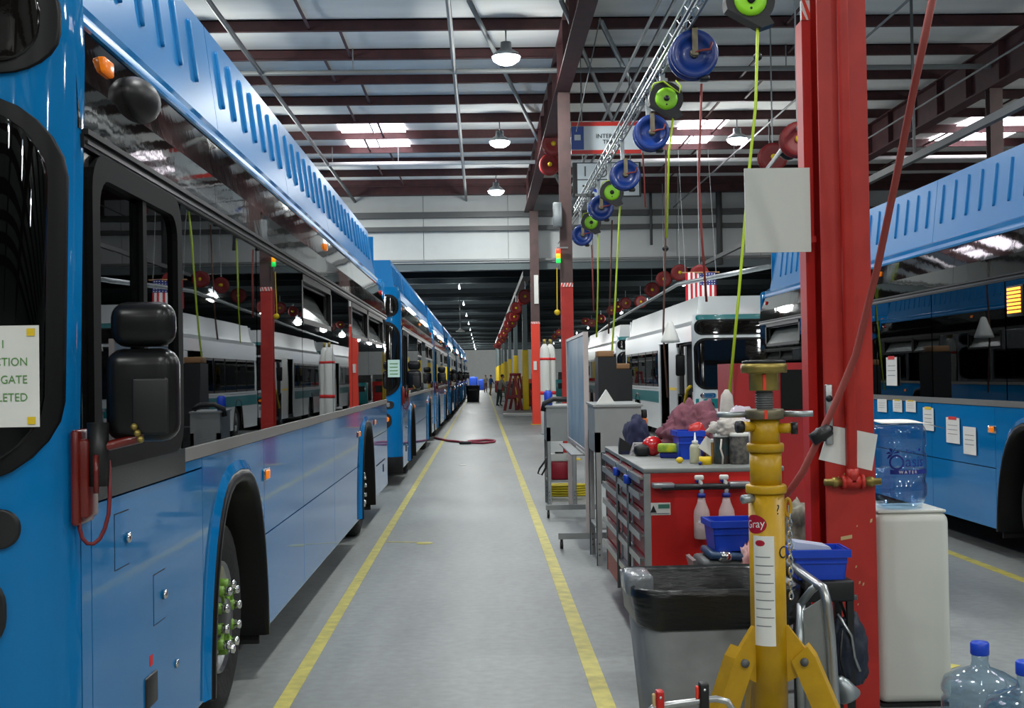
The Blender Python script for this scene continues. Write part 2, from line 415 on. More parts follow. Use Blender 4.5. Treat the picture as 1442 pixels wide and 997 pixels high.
# lower long hall beyond
mb = MB(); mb.box(XL, XR, WALL_Y+0.26, END_Y+0.2, LOW+0.35, LOW+0.45)
lc = tag(mb.build('ceiling_low', M_DARKCEIL), 'dark grey low roof of the long hall', 'ceiling', kind='structure')
j0 = None; jm = MB().box(XL, XR, -0.05, 0.05, -0.25, 0)
for i in range(48):
    y = WALL_Y+2+3.0*i
    if j0 is None: j0 = jm.build('joist', M_DARKCEIL, lc, (0, y, LOW+0.35))
    else: inst(j0, lc, (0, y, LOW+0.35))
# hanging tubes under the low roof (white dashes), made to glow to light the hall
tm = MB().box(-0.035, 0.035, -0.6, 0.6, -0.05, 0.05); tm.box(-0.012, 0.012, -0.012, 0.012, 0.05, 0.162); t0 = None
M_TUBE = mat('tube_glow', (240, 245, 245), 0.4, emit=(240, 250, 255), es=1.6)
for xx, row in ((-3.3, ' in the row above the buses'), (-0.9, ' in the row above the aisle'), (8.6, ' in the row above the white buses')):
    for i in range(11):
        loc = (xx, 52+12*i, LOW-0.06)
        if t0 is None: t0 = tm.build('tube_light', M_TUBE, None, loc); o = t0
        else: o = inst(t0, None, loc)
        tag(o, 'white tube light under the low roof, '+ORD[i]+row, 'ceiling light', 'tube lights of the long hall')
        L = bpy.data.lights.new('tube_glow', 'POINT'); L.shadow_soft_size = 0.2; L.energy = LAMP_W*(1.3 if i < 8 else 4.0); L.color = (0.97, 1.0, 0.98)  # point light added under each tube to brighten the hall
        lo = bpy.data.objects.new('tube_glow', L); COL.objects.link(lo); lo.parent = o; lo.location = (0, 0, -0.27)
p = at(647, 385, 61); q = at(647, 467, 61)
t = thing('fan_pendant', 'thin pendant rod with a small white shade in the long hall', 'lamp', (p.x, 61, q.z))
MB().tube([(0, 0, 0.1), (0, 0, LOW+0.1-q.z)], 0.025, 6).build('rod', M_PIPE, t)
MB().lathe([(0.03, 0.2), (0.05, 0.12), (0.22, 0.02), (0.24, 0)], 16).build('shade', M_WHITEP, t)

# main steel frames
def frame_rafter(x, label):
    mb = MB(); mb.box(x-0.012, x+0.012, YB, WALL_Y, ROOF-1.05, ROOF-0.24)
    mb.box(x-0.15, x+0.15, YB, WALL_Y, ROOF-1.09, ROOF-1.05); mb.box(x-0.15, x+0.15, YB, WALL_Y, ROOF-0.26, ROOF-0.24)
    for k in range(0, 40): 
        y = YB+1.7*k
        if y < WALL_Y-0.5: mb.box(x-0.14, x+0.14, y, y+0.015, ROOF-1.05, ROOF-0.26)
    return tag(mb.build('roof_rafter', M_STEELRED), label, 'beam', kind='structure')
frame_rafter(1.72, 'maroon steel rafter running above the row of columns')
frame_rafter(10.6, 'maroon steel rafter above the far blue bus')
frame_rafter(-7.4, 'maroon steel rafter above the row of blue buses')
# pipes along the aisle, high up
def ypipe(x, z, r, m, y0, y1, label, nm='sprinkler_pipe'):
    return tag(MB().tube([(x, y0, z), (x, y1, z)], r, 8).build(nm, m), label, 'pipe', kind='structure')
ypipe(-0.47, 7.95, 0.045, M_PIPE, YB, WALL_Y, 'grey sprinkler pipe running along the aisle ceiling')
ypipe(-4.4, 7.95, 0.05, M_DGREYMET, YB, WALL_Y, 'dark pipe running high above the nearest blue bus')
xbar('sprinkler_pipe', 25.3, 7.95, 0.055, M_PIPE, 'grey sprinkler pipe crossing the roof near the hanging reels')
xbar('sprinkler_pipe', 36.2, 7.95, 0.06, M_PIPEW, 'white pipe crossing the roof beyond the sign')
xbar('sprinkler_pipe', 13.0, 7.95, 0.055, M_PIPE, 'grey sprinkler pipe crossing the roof nearest the camera')
def rod(p, q, r, m, label, nm='brace_rod', cat='brace'):
    return tag(MB().tube([p, q], r, 6).build(nm, m), label, cat, kind='structure')
rod(at(660, 0, 21.4), at(785, 250, 40.9), 0.045, M_PIPE, 'diagonal roof brace passing in front of the hanging lamps')
rod(at(790, 0, 21.4), at(881, 212, 35.5), 0.045, M_PIPE, 'diagonal roof brace crossing in front of the hanging sign')
rod(at(846, 30, 22.7), at(905, 150, 29.0), 0.05, M_GALV, 'short pale diagonal brace beside the galvanised channels')
rod(at(737, 155, 31.0), at(803, 288, 43.0), 0.05, M_GALV, 'pale diagonal brace meeting the brown column')
rod(at(845, 25, 22.5), at(812, 185, 25.0), 0.012, M_PIPE, 'thin wire brace behind the hanging sign')
tag(MB().box(7.55, 7.65, 8, WALL_Y-0.3, 5.35, 5.47).build('crane_rail', M_DGREYMET), 'dark rail running above the roof of the far blue bus', 'rail', kind='structure')
for yy in (10.7, 21.45, 32.2): tag(MB().box(7.58, 7.62, yy-0.02, yy+0.02, 5.47, ROOF-0.24).build('rail_hanger', M_DGREYMET), 'dark steel hanger of the rail above the far blue bus', 'hanger', 'rail hangers', 'structure')
ypipe(9.6, 7.43, 0.02, M_PIPE, 4, WALL_Y, 'pale thin conduit beside the far roof rafter', 'conduit')
ypipe(6.9, 7.62, 0.022, M_PIPE, 4, WALL_Y, 'pale thin conduit near the high red reels', 'conduit')
# thin hanger rods
for i, (px, y0, y1, Y) in enumerate([(497, 42, 103, 25.3), (468, 195, 232, 36.2), (561, 215, 232, 36.2), (1107, 30, 94, 25.3), (1034, 190, 228, 36.2)]):
    p = at(px, y0, Y); q = at(px, y1, Y)
    tag(MB().tube([(q.x, Y, 7.97), (q.x, Y, ROOF-0.1)], 0.012, 5).build('hanger_rod', M_PIPE), 'thin steel hanger rod holding up a sprinkler pipe', 'hanger rod', 'pipe hanger rods', 'structure')

# ------------------------------------------------------------------ columns
def hazard(parent, x0, x1, yf, z, dz=0.08):
    MB().box(x0, x1, yf-0.006, yf-0.002, z, z+dz).build('tape_band', M_FLAGW, parent)
    n = max(3, int((x1-x0)/0.05)); w_ = (x1-x0)/n
    for i in range(n):
        xa = x0+i*w_
        MB().prism([(xa, z), (xa+w_*0.5, z), (xa+w_, z+dz), (xa+w_*0.5, z+dz)], yf-0.009, yf-0.006, 'y').build('tape_stripe', M_ORANGERED, parent)
def icol(mb, x, y, w_, d, z0, z1, t=0.02):
    mb.box(x-w_/2, x+w_/2, y-d/2, y-d/2+t, z0, z1); mb.box(x-w_/2, x+w_/2, y+d/2-t, y+d/2, z0, z1)
    mb.box(x-t/2, x+t/2, y-d/2+t, y+d/2-t, z0, z1)
def column(x, y, w_, label, redm, top=ROOF-1.1):
    t = thing('steel_column', label, 'column', (x, y, 0), kind='structure')
    a = MB(); icol(a, 0, 0, w_, 0.25, 0.02, 3.56); a.build('lower_post', redm, t)
    a = MB(); icol(a, 0, 0, w_, 0.25, 3.56, top); a.build('upper_post', M_COLBROWN, t)
    MB().box(-0.22, 0.22, -0.2, 0.2, 0, 0.02).build('base_plate', M_YSLEEVE, t)
    hazard(t, -w_/2, w_/2, -0.125, 3.5)
    return t
c2 = column(at(800, 527, 25.2).x, 25.2, 0.24, 'brown steel column with red lower half beside the hanging sign', M_COLRED)
c3 = column(at(755, 527, 43.3).x, 43.3, 0.30, 'slim far column, bright orange-red below, by the yellow sleeves', M_ORANGERED)
MB().box(-0.03, 0.12, -0.16, -0.13, 4.2, 5.2).build('notice', M_PAPER, c3)
MB().box(-0.09, 0.02, -0.16, -0.13, 1.9, 2.2).build('switch', M_PAPER, c3)

column(10.6, 25.2, 0.26, 'brown steel column under the far rafter behind the far blue bus', M_COLRED)
CX, CY = at(1194, 520, 6.16).x, 6.16
t = thing('steel_column', 'tall red steel column beside the water cooler', 'column', (CX, CY, 0), kind='structure')
a = MB(); icol(a, 0, 0.12, 0.245, 0.26, 0.02, 3.66); a.build('lower_post', M_COLRED, t)
a = MB(); icol(a, 0, 0.12, 0.245, 0.26, 3.66, ROOF-1.1); a.build('upper_post', M_COLBROWN, t)
MB().box(-0.2, 0.123, -0.1, 0.35, 0, 0.02).build('base_plate', M_COLRED, t)
g = MB(); g.box(-0.168, -0.124, 0.12, 0.14, 0.02, 3.52); g.box(-0.168, -0.155, 0.14, 0.24, 0.02, 3.52); g.build('guard_angle', M_RED, t)
MB().box(-0.168, -0.124, 0.115, 0.14, 3.52, 3.62).build('tape_band', M_FLAGW, t)
MB().prism([(-0.168, 3.52), (-0.145, 3.52), (-0.168, 3.57)], 0.11, 0.115, 'y').build('tape_stripe', M_ORANGERED, t)
MB().prism([(-0.132, 3.52), (-0.124, 3.52), (-0.124, 3.55), (-0.150, 3.62), (-0.165, 3.62)], 0.11, 0.115, 'y').build('tape_stripe', M_ORANGERED, t)
# conduit down the face ending in a tee with brass couplings
MB().rbox(-0.027, 0.022, -0.06, -0.01, 1.2, 7.2, 0.012).build('air_pipe', M_COLRED, t)
tee = MB(); tee.tube([(-0.05, -0.04, 1.175), (0.05, -0.04, 1.175)], 0.032, 10); tee.tube([(0, -0.04, 1.175), (0, -0.04, 1.24)], 0.032, 10)
tee.tube([(-0.055, -0.04, 1.175), (-0.04, -0.04, 1.175)], 0.038, 10); tee.tube([(0.04, -0.04, 1.175), (0.055, -0.04, 1.175)], 0.038, 10)
te = tee.build('pipe_tee', M_COLRED, t)
for s in (-1, 1):
    c = MB(); c.tube([(s*0.05, -0.04, 1.175), (s*0.075, -0.04, 1.175), (s*0.08, -0.04, 1.175), (s*0.10, -0.04, 1.175), (s*0.105, -0.04, 1.175), (s*0.14, -0.04, 1.175)], 0.02, 10, radii=[0.022, 0.022, 0.026, 0.026, 0.018, 0.018])
    c.build('brass_coupling', M_BRASS, te)
# socket strip on guard
sb = MB(); sb.rbox(-0.125, -0.088, -0.035, -0.01, 1.36, 1.66, 0.006); so = sb.build('outlet_box', M_SILVER, t)
for k in range(3): MB().ball((-0.108, -0.04, 1.44+0.075*k), 0.017, 0.014, 0.017).build('outlet', M_BLACK, so)
# chipped paint flecks
for i in range(16):
    z = random.uniform(0.5, 1.9); x = random.choice([-0.02, 0.03, 0.05, 0.1, -0.06])+random.uniform(-0.015, 0.015); s = random.uniform(0.003, 0.007)
    MB().prism([(x-s, z-s*1.6), (x+s*.6, z-s), (x+s, z+s*1.5), (x-s*.4, z+s)], -0.0125, -0.0095, 'y').build('paint_chip', M_TAN, t)

# far hall columns with yellow sleeves
fc = None
for i, Y in enumerate([60.8, 77.5, 94, 111, 128, 145, 162, 179]):
    lab = 'grey hall column with yellow lower sleeve, nearest of the far row' if i == 0 else 'grey hall column with yellow sleeve, '+ORD[i]+' of the far row'
    if fc is None:
        fc = thing('hall_column', lab, 'column', (2.12, Y, 0), kind='structure')
        a = MB(); a.box(-0.12, 0.12, -0.12, 0.12, 0, LOW+0.35); a.build('post', M_COLGREY, fc)
        a = MB(); a.rbox(-0.15, 0.15, -0.15, 0.15, 0.02, 2.95, 0.03); a.build('sleeve', M_YSLEEVE, fc); o = fc
    else:
        o = copy_tree(fc); o.location = (2.12, Y, 0)
    tag(o, lab, 'column', 'far row of yellow-sleeved columns', 'structure')
# ------------------------------------------------------------------ high-bay lamps (each carries its own light)
LAMP_PARTS = None
def lamp(x, y, z, label, grp=None, power=1.0, top=ROOF-0.239):
    global LAMP_PARTS
    t = thing('high_bay_lamp', label, 'ceiling lamp', (x, y, z), group=grp)
    if LAMP_PARTS is None:
        LAMP_PARTS = (MB().lathe([(0.05, 0.34), (0.10, 0.33), (0.11, 0.20), (0.24, 0.12), (0.28, 0.05), (0.265, 0.05), (0.23, 0.11), (0.09, 0.18)], 20, caps=False).build('reflector', M_GALV, t),
                      MB().lathe([(0.02, -0.10), (0.15, -0.085), (0.25, -0.02), (0.275, 0.05), (0.25, 0.09), (0.02, 0.10)], 20).build('lens', M_LAMP, t))
    else:
        for p in LAMP_PARTS: inst(p, t, (0, 0, 0))
    MB().tube([(0, 0, 0.32), (0, 0, top-z)], 0.015, 6).build('stem', M_PIPE, t)
    L = bpy.data.lights.new('lamp_light', 'AREA'); L.shape = 'DISK'; L.size = 0.5; L.energy = LAMP_W*power; L.color = (0.97, 1.0, 0.98)
    lo = bpy.data.objects.new('lamp_light', L); COL.objects.link(lo); lo.parent = t; lo.location = (0, 0, -0.12)
    L = bpy.data.lights.new('lamp_spill', 'POINT'); L.shadow_soft_size = 0.25; L.energy = LAMP_W*power*0.62; L.color = (0.97, 1.0, 0.98)
    lo = bpy.data.objects.new('lamp_spill', L); COL.objects.link(lo); lo.parent = t; lo.location = (0, 0, -0.38)
    return t
lamp(0.55, 23.6, 7.75, 'glowing high-bay lamp, nearest of three above the aisle')
lamp(0.55, 32.2, 7.75, 'glowing high-bay lamp, middle of three above the aisle')
lamp(0.55, 40.8, 7.75, 'glowing high-bay lamp, farthest of three above the aisle')
lamp(6.75, 32.2, 7.75, 'glowing high-bay lamp between the blank board and the red reels')
for x in (-5.4, 0.55, 6.75, 13.5):
    for y in (-10.8, -2.2, 6.4, 15.0, 23.6, 32.2, 40.8):
        if (x == 0.55 and y > 20) or (x == 6.75 and y > 20) or (x == 13.5 and y > 30): continue
        row = {-5.4: 'over the row of blue buses', 0.55: 'over the near end of the aisle', 6.75: 'over the white bus bay', 13.5: 'in the outermost row past the far bus'}[x]
        lamp(x, y, 7.75, ORD[(-10.8, -2.2, 6.4, 15.0, 21.45, 23.6, 32.2, 40.8).index(y)]+' high-bay lamp '+row, 'other high-bay lamps')
# ------------------------------------------------------------------ buses
LB, HW = 13.0, 1.275
AX1, AX2 = 2.77, 9.95
Z_SK, Z_SEAM, Z_SILL, Z_WT, Z_PT, Z_CV = 0.27, 0.82, 1.38, 2.52, 2.93, 3.03
def yfront(x, z):
    a = abs(x); y = 0.07*(a/HW)**2
    if a > 1.09: y += 0.185-math.sqrt(max(0, 0.185**2-(a-1.09)**2))
    if z > 1.45: y += (z-1.45)*0.07
    return y
def front_patch(x0, x1, z0, z1, r, off, name, m, parent, rings=16):
    w_, h = x1-x0, z1-z0; cx, cz = (x0+x1)/2, (z0+z1)/2
    ol = []
    for (a0_, b0_), (a1_, b1_) in zip(rr_outline(w_, h, r, 6), rr_outline(w_, h, r, 6)[1:]+rr_outline(w_, h, r, 6)[:1]):
        q = max(1, min(10, int(math.hypot(a1_-a0_, b1_-b0_)/0.12)))
        ol += [(a0_+(a1_-a0_)*k_/q, b0_+(b1_-b0_)*k_/q) for k_ in range(q)]
    n = len(ol); vs = [(cx, yfront(cx, cz)-off, cz)]; fs = []
    for k in range(1, rings+1):
        kk = 1-(1-k/rings)**2
        for (a, b) in ol:
            x, z = cx+a*kk, cz+b*kk; vs.append((x, yfront(x, z)-off, z))
    for (a, b) in ol:
        x, z = cx+a, cz+b; vs.append((x, yfront(x, z)+0.02, z))
    for i in range(n): fs.append((0, 1+i, 1+(i+1) % n))
    for k in range(rings):
        for i in range(n):
            A = 1+k*n; B = 1+(k+1)*n; fs.append((A+i, B+i, B+(i+1) % n, A+(i+1) % n))
    return MB().add(vs, fs, True).build(name, m, parent)
def arch_z(u, uc, hw=0.70, h=1.20):
    d = abs(u-uc)/hw
    return h*(max(0, 1-d**2.8))**(1/2.4) if d < 1 else 0
def arch_pts(uc, hw, h, n=20):
    pts = []
    for i in range(n+1):
        a = PI*i/n; c, s = math.cos(a), math.sin(a)
        pts.append((uc-hw*math.copysign(abs(c)**(2/2.8), c), h*abs(s)**(2/2.4)))
    return pts
def skirt_panel(s, u0, u1, z0, z1, m, parent, arches, name='side_panel'):
    """vertical skin panel on side s with wheel-arch cut out, about 30 mm thick"""
    mb = MB(); n = max(1, int((u1-u0)/0.08)) if arches else 1
    xa, xb = s*HW, s*(HW-0.03); g = 0.004
    us = [u0+g+(u1-u0-2*g)*i/n for i in range(n+1)]
    lows = []
    for u in us:
        lo = z0+g
        for uc in arches:
            az = arch_z(u, uc)
            if az > lo: lo = min(az, z1-0.01)
        lows.append(lo)
    for i in range(n):
        a0, a1 = us[i], us[i+1]
        vs = [(x, u, z) for x in (xa, xb) for u, z in ((a0, lows[i]), (a1, lows[i+1]), (a1, z1-g), (a0, z1-g))]
        mb.add(vs, [(0, 1, 2, 3), (7, 6, 5, 4), (0, 4, 5, 1), (3, 2, 6, 7)]+([(0, 3, 7, 4)] if i == 0 else [])+([(1, 5, 6, 2)] if i == n-1 else []))
    return mb.build(name, m, parent)
def make_wheel(parent, s, u, detail):
    xo = s*(HW-0.085)
    mt = TR(xo, u, 0.5) @ rotm('Y', s*PI/2)
    rim = MB(); rim.lathe([(0.29, -0.02), (0.285, 0.0), (0.26, -0.05), (0.2, -0.07), (0.19, -0.03), (0.185, -0.01), (0.135, -0.005), (0.13, -0.04), (0.01, -0.05)], 24, mt)
    wh = rim.build('wheel', M_SILVER, parent)
    MB().lathe([(0.125, -0.04), (0.10, 0.0), (0.09, 0.03), (0.02, 0.035)], 20, mt).build('hub_cap', M_DGREYMET, wh)
    ti = MB(); ti.lathe([(0.29, -0.26), (0.40, -0.29), (0.475, -0.27), (0.5, -0.22), (0.5, -0.05), (0.475, 0.0), (0.40, 0.02), (0.29, -0.02)], 36, mt, caps=False)
    ti.build('tire', M_TIRE, wh)
    if detail:
        nut = None
        for k in range(10):
            a = 2*PI*k/10+0.2; y_, z_ = u+0.165*math.cos(a), 0.5+0.165*math.sin(a)
            if nut is None:
                nb = MB(); nb.lathe([(0.03, 0.0), (0.03, 0.045), (0.022, 0.055)], 6, rotm('Y', s*PI/2))
                nb.prism([(-0.012, 0), (0.012, 0), (0, 0.085)], s*0.03, s*0.045, 'x')
                nut = nb.build('lug_nut_indicator', mat('lug_green', (118, 160, 60), 0.45), wh, (xo-s*0.02, y_, z_))
            else: inst(nut, wh, (xo-s*0.02, y_, z_), (a+PI/2, 0, 0))
            cap = MB().lathe([(0.024, 0.05), (0.023, 0.085), (0.014, 0.09)], 8, TR(xo-s*0.02, y_, z_) @ rotm('Y', s*PI/2)).build('lug_nut', M_CHROME, wh)
def seat_mesh():
    mb = MB(); mb.rbox(-0.22, 0.22, -0.22, 0.2, 0.38, 0.47, 0.03); mb.rbox(-0.22, 0.22, 0.14, 0.22, 0.45, 1.02, 0.03)
    mb.box(-0.03, 0.03, -0.05, 0.1, 0.0, 0.4); return mb
def make_bus(label, group, loc, paint, cowlm, white=False, detail=2, cowl_h=3.62, lift=0.0):
    t = thing('transit_bus', label, 'bus', loc, group=group)
    P = lambda mb, nm, m, par=None: mb.build(nm, m, par or t)
    # floor, underbody, roof, rear
    ub = MB(); ub.box(-HW+0.06, HW-0.06, 0.3, AX1-0.72, 0.3, 0.42); ub.box(-HW+0.06, HW-0.06, AX1+0.72, AX2-0.72, 0.3, 0.42); ub.box(-HW+0.06, HW-0.06, AX2+0.72, LB-0.05, 0.3, 0.42)
    ub.box(-HW+0.42, HW-0.42, AX1-0.75, AX1+0.75, 0.25, 0.5); ub.box(-HW+0.42, HW-0.42, AX2-0.75, AX2+0.75, 0.25, 0.5)
    for ax in (AX1, AX2):
        for s in (-1, 1):
            x0, x1 = sorted((s*(HW-0.45), s*(HW-0.03))); ub.box(x0, x1, ax-0.74, ax+0.74, 1.24, 1.28)
            ub.box(x0, x1, ax-0.76, ax-0.735, 0.3, 1.26); ub.box(x0, x1, ax+0.735, ax+0.76, 0.2, 1.26)
            xa, xb = sorted((s*(HW-0.47), s*(HW-0.44))); ub.box(xa, xb, ax-0.75, ax+0.75, 0.25, 1.27)
    P(ub, 'underbody', M_DARK)
    rf = MB(); rf.prism([(-1.235, 2.93), (-1.2, 3.03), (-1.1, 3.1), (1.1, 3.1), (1.2, 3.03), (1.235, 2.93), (1.1, 2.86), (-1.1, 2.86)], 0.3, LB, 'y'); P(rf, 'roof', paint)
    rr = MB(); rr.rbox(-HW+0.01, HW-0.01, LB-0.12, LB, Z_SK, 3.05, 0.06); P(rr, 'rear_panel', paint)
    inn = MB(); inn.box(-HW+0.08, HW-0.08, 0.5, LB-0.13, 2.62, 2.66); inn.box(-HW+0.08, HW-0.08, LB-0.16, LB-0.13, 0.42, 2.62); P(inn, 'interior_lining', M_INT)
    # front
    xh = [0, 0.2, 0.4, 0.55, 0.7, 0.82, 0.92, 1.0, 1.06, 1.09, 1.11, 1.13, 1.15, 1.17, 1.19, 1.205, 1.22, 1.232, 1.243, 1.253, 1.261, 1.268, HW-0.0001]
    xs = [-x for x in xh[:0:-1]]+xh
    zs = [0.42, 0.8, 1.2, 1.45, 1.7, 2.0, 2.3, 2.6, 2.8, 2.95, 3.06, 3.14, 3.18]
    vs = []; fs = []
    for z in zs:
        k = 1.0 if z < 2.9 else 1-(z-2.9)*0.12
        for x in xs: vs.append((x*k, yfront(x, z)+max(0, z-3.0)*0.5, z))
    nx = len(xs)
    for j in range(len(zs)-1):
        for i in range(nx-1): fs.append((j*nx+i, j*nx+i+1, (j+1)*nx+i+1, (j+1)*nx+i))
    fm = MB(); fm.add(vs, fs, True); fm.prism([(-1.1, 3.03), (1.1, 3.03), (1.1, 3.17), (-1.1, 3.17)], 0.45, 0.6, 'y')
    P(fm, 'front_panel', paint)
    bp = MB(); n0 = len(xs)
    vs = [(x, yfront(x, 0.4)-0.02+d, z) for d, z in ((0, 0.46), (0, 0.2), (0.2, 0.2)) for x in xs]
    bp.add(vs, [(j*n0+i, j*n0+i+1, (j+1)*n0+i+1, (j+1)*n0+i) for j in range(2) for i in range(n0-1)], True); P(bp, 'bumper', M_DARK)
    front_patch(-1.255, 1.255, 1.43, 2.62, 0.24, 0.018, 'windshield_seal', M_RUBBER, t)
    wsx = front_patch(-1.215, 1.215, 1.475, 2.575, 0.21, 0.032, 'windshield', M_BLACKPANEL if detail < 2 else M_WS, t)
    front_patch(-0.02, 0.02, 1.49, 2.56, 0.01, 0.026, 'windshield_post', M_RUBBER, t, 3)
    front_patch(-1.235, 1.235, 2.69, 3.05, 0.15, 0.018, 'headsign_seal', M_RUBBER, t)
    front_patch(-1.19, 1.19, 2.725, 3.015, 0.12, 0.030, 'headsign_glass', M_BLACKPANEL, t)
    for s in (-1, 1):
        xc = s*0.985
        front_patch(min(xc-0.17, xc+0.17), max(xc-0.17, xc+0.17), 1.23, 1.35, 0.055, 0.012, 'headlight', M_BLACK if not white else M_CHROME, t, 4)
        front_patch(xc-0.11, xc+0.11, 1.255, 1.325, 0.03, 0.018, 'headlight_lens', M_CHROME, t, 3)
        front_patch(xc-0.13, xc+0.13, 0.92, 1.16, 0.1, 0.010, 'lamp_cluster', M_BLACK, t, 4)
        front_patch(xc-0.09, xc+0.09, 1.02, 1.10, 0.035, 0.018, 'turn_signal', M_AMBER, t, 3)
    for x in (-0.9, -0.3, 0, 0.3, 0.9): P(MB().rbox(x-0.05, x+0.05, yfront(x, 3.1)+0.02, yfront(x, 3.1)+0.06, 3.075, 3.115, 0.01), 'marker_lamp', M_AMBER)
    # cowl over the roof tanks
    c0, c1 = 0.28, LB-0.35
    for s in (-1, 1):
        cuts = [c0, 2.9, 5.3, 7.7, 10.1, c1]
        for i in range(5):
            ua, ub_ = cuts[i]+0.005, cuts[i+1]-0.005
            h = cowl_h
            ta = 0.16 if i == 0 else 0; tb = 0.25 if i == 4 else 0
            xb_, xt = s*1.175, s*1.10
            vs = [(xb_, ua, Z_CV), (xb_, ub_, Z_CV), (xt, ub_-tb, h), (xt, ua+ta*0.5, h), (xb_-s*0.03, ua, Z_CV), (xb_-s*0.03, ub_, Z_CV), (xt-s*0.03, ub_-tb, h), (xt-s*0.03, ua+ta*0.5, h)]
            cp = MB().add(vs, [(0, 1, 2, 3), (7, 6, 5, 4), (0, 4, 5, 1), (1, 5, 6, 2), (2, 6, 7, 3), (3, 7, 4, 0)]).build('cowl_panel', cowlm, t)
            if not white:
                def louv(u):
                    mb = MB(); z0, z1 = Z_CV+0.19, cowl_h-0.08; r = 0.024
                    fx = lambda z: xb_+(xt-xb_)*(z-Z_CV)/(h-Z_CV)
                    ol = rr_outline(2*r, z1-z0, r*0.98, 4); vs = []; n = len(ol); zc = (z0+z1)/2
                    for k, o_ in ((1.0, 0.0), (0.85, 0.012), (0.45, 0.016)):
                        for a, b in ol:
                            z = zc+b*(1 if k > 0.5 else 0.93); vs.append((fx(z)+s*o_, u+a*k, z))
                    fs = [(j*n+i_, j*n+(i_+1) % n, (j+1)*n+(i_+1) % n, (j+1)*n+i_) for j in range(2) for i_ in range(n)]+[tuple(range(2*n, 3*n))]
                    mb.add(vs, fs, True); return mb
                us = []; u = ua+0.22
                while u < ub_-0.18-tb: us.append(u); u += 0.33
                if detail == 2:
                    b0 = None
                    for u in us:
                        if b0 is None: b0 = louv(u).build('louvre', cowlm, cp); ub0 = u
                        else: inst(b0, cp, (0, u-ub0, 0))
                else:
                    mb = MB()
                    for u in us:
                        q = louv(u); mb.add(q.v, q.f, True)
                    if us: mb.build('louvre_row', cowlm, cp)['kind'] = 'stuff'
    mb = MB(); mb.box(-1.1, 1.1, c0+0.3, c1-0.3, cowl_h-0.03, cowl_h-0.01); P(mb, 'cowl_top', cowlm)
    mb = MB(); mb.add([(-1.175, c0, Z_CV), (1.175, c0, Z_CV), (1.1, c0+0.08, cowl_h), (-1.1, c0+0.08, cowl_h), (-1.15, c0+0.05, Z_CV), (1.15, c0+0.05, Z_CV), (1.08, c0+0.13, cowl_h), (-1.08, c0+0.13, cowl_h)],
                     [(0, 1, 2, 3), (7, 6, 5, 4), (0, 4, 5, 1), (1, 5, 6, 2), (2, 6, 7, 3), (3, 7, 4, 0)]); P(mb, 'cowl_front', cowlm)
    mb = MB(); mb.box(-1.16, 1.16, c1-0.12, c1-0.1, Z_CV, cowl_h-0.05); P(mb, 'cowl_rear', cowlm)
    # sides
    for s in (-1, 1):
        U0 = 0.30
        if white:
            segs = [(U0, 2.0, 0.27, Z_SILL), (3.5, 9.2, 0.27, Z_SILL), (10.7, LB-0.02, 0.27, Z_SILL)]
        sk = lambda u0, u1, z0, z1, ar=(): skirt_panel(s, u0, u1, z0, z1, paint, t, ar)
        sk(U0-0.045, U0+0.06, Z_SK, Z_SILL); 
        if white and s == -1:
            # aisle side of the unfinished white bus: door hole, post, second hole, wheel further back
            for (u0, u1, z0, z1) in ((2.55, 3.75, 0.3, 2.6), (5.3, 5.6, 0.3, 2.6)): sk(u0, u1, z0, z1)
            sk(5.6, 9.4, Z_SK, Z_SILL, ())
            sk(9.4, LB-0.02, Z_SK, Z_SILL, (AX2,))
            st = MB().box(-HW-0.006, -HW, 5.6, LB-0.1, 1.0, 1.32); P(st, 'teal_stripe', M_TEAL)
            st = MB().box(-HW-0.006, -HW, 2.6, 3.7, 1.38, 1.45); P(st, 'yellow_band', M_YSLEEVE)
            for (u0, u1) in ((5.7, 6.5), (6.6, 8.0), (8.1, 9.6), (9.7, 11.2), (11.3, 12.6)):
                fr = MB().box(-HW-0.004, -HW+0.03, u0, u1, 1.45, 2.45).build('window_frame', M_RUBBER, t)
                MB().box(-HW-0.012, -HW-0.004, u0+0.06, u1-0.06, 1.52, 2.38).build('pane', M_GLASS, fr)
            sk(5.6, LB-0.02, 2.45, 2.93); sk(2.5, 5.6, 2.6, 2.93); sk(0.35, 2.55, 2.55, 2.93); sk(5.6, LB-0.02, Z_SILL, 1.45)
            dk = MB().box(-HW+0.25, -HW+0.28, 0.4, 5.6, 0.42, 2.6); P(dk, 'door_shade_sheet', M_DARK)  # dark sheet stands in for the shaded interior behind the door holes
            dp = MB(); dp.tube([(-HW-0.02, 0.5, 1.5), (-HW-0.02, 0.9, 1.42), (-HW-0.02, 1.7, 0.75)], 0.04, 8); P(dp, 'handrail', M_YSLEEVE)
            dl = MB(); dl.box(-HW-0.03, -HW+0.01, 1.1, 1.22, 1.3, 2.45); dl.box(-HW-0.03, -HW+0.01, 2.2, 2.32, 1.3, 2.45); P(dl, 'door_post', M_WHITE_BUS)
        else:
            # skirt panels
            sk(U0+0.06, AX1-0.80, Z_SK, 1.33); sk(U0+0.06, AX1-0.80, 1.33, Z_SILL)
            sk(AX1-0.80, AX1+0.80, Z_SK, Z_SILL, (AX1,))
            for (u0, u1) in ((AX1+0.80, 5.15), (5.15, 7.0), (7.0, AX2-0.80)):
                sk(u0, u1, Z_SEAM, Z_SILL); sk(u0, u1, Z_SK, Z_SEAM)
            sk(AX2-0.80, AX2+0.80, Z_SK, Z_SILL, (AX2,))
            sk(AX2+0.80, LB-0.06, Z_SEAM+0.2, Z_SILL); sk(AX2+0.80, LB-0.06, Z_SK+0.03, Z_SEAM+0.2)
            P(MB().box(min(s*(HW-0.06), s*(HW-0.045)), max(s*(HW-0.06), s*(HW-0.045)), AX1+0.78, AX2-0.78, 0.3, Z_SILL-0.01), 'inner_skin', M_DARK)
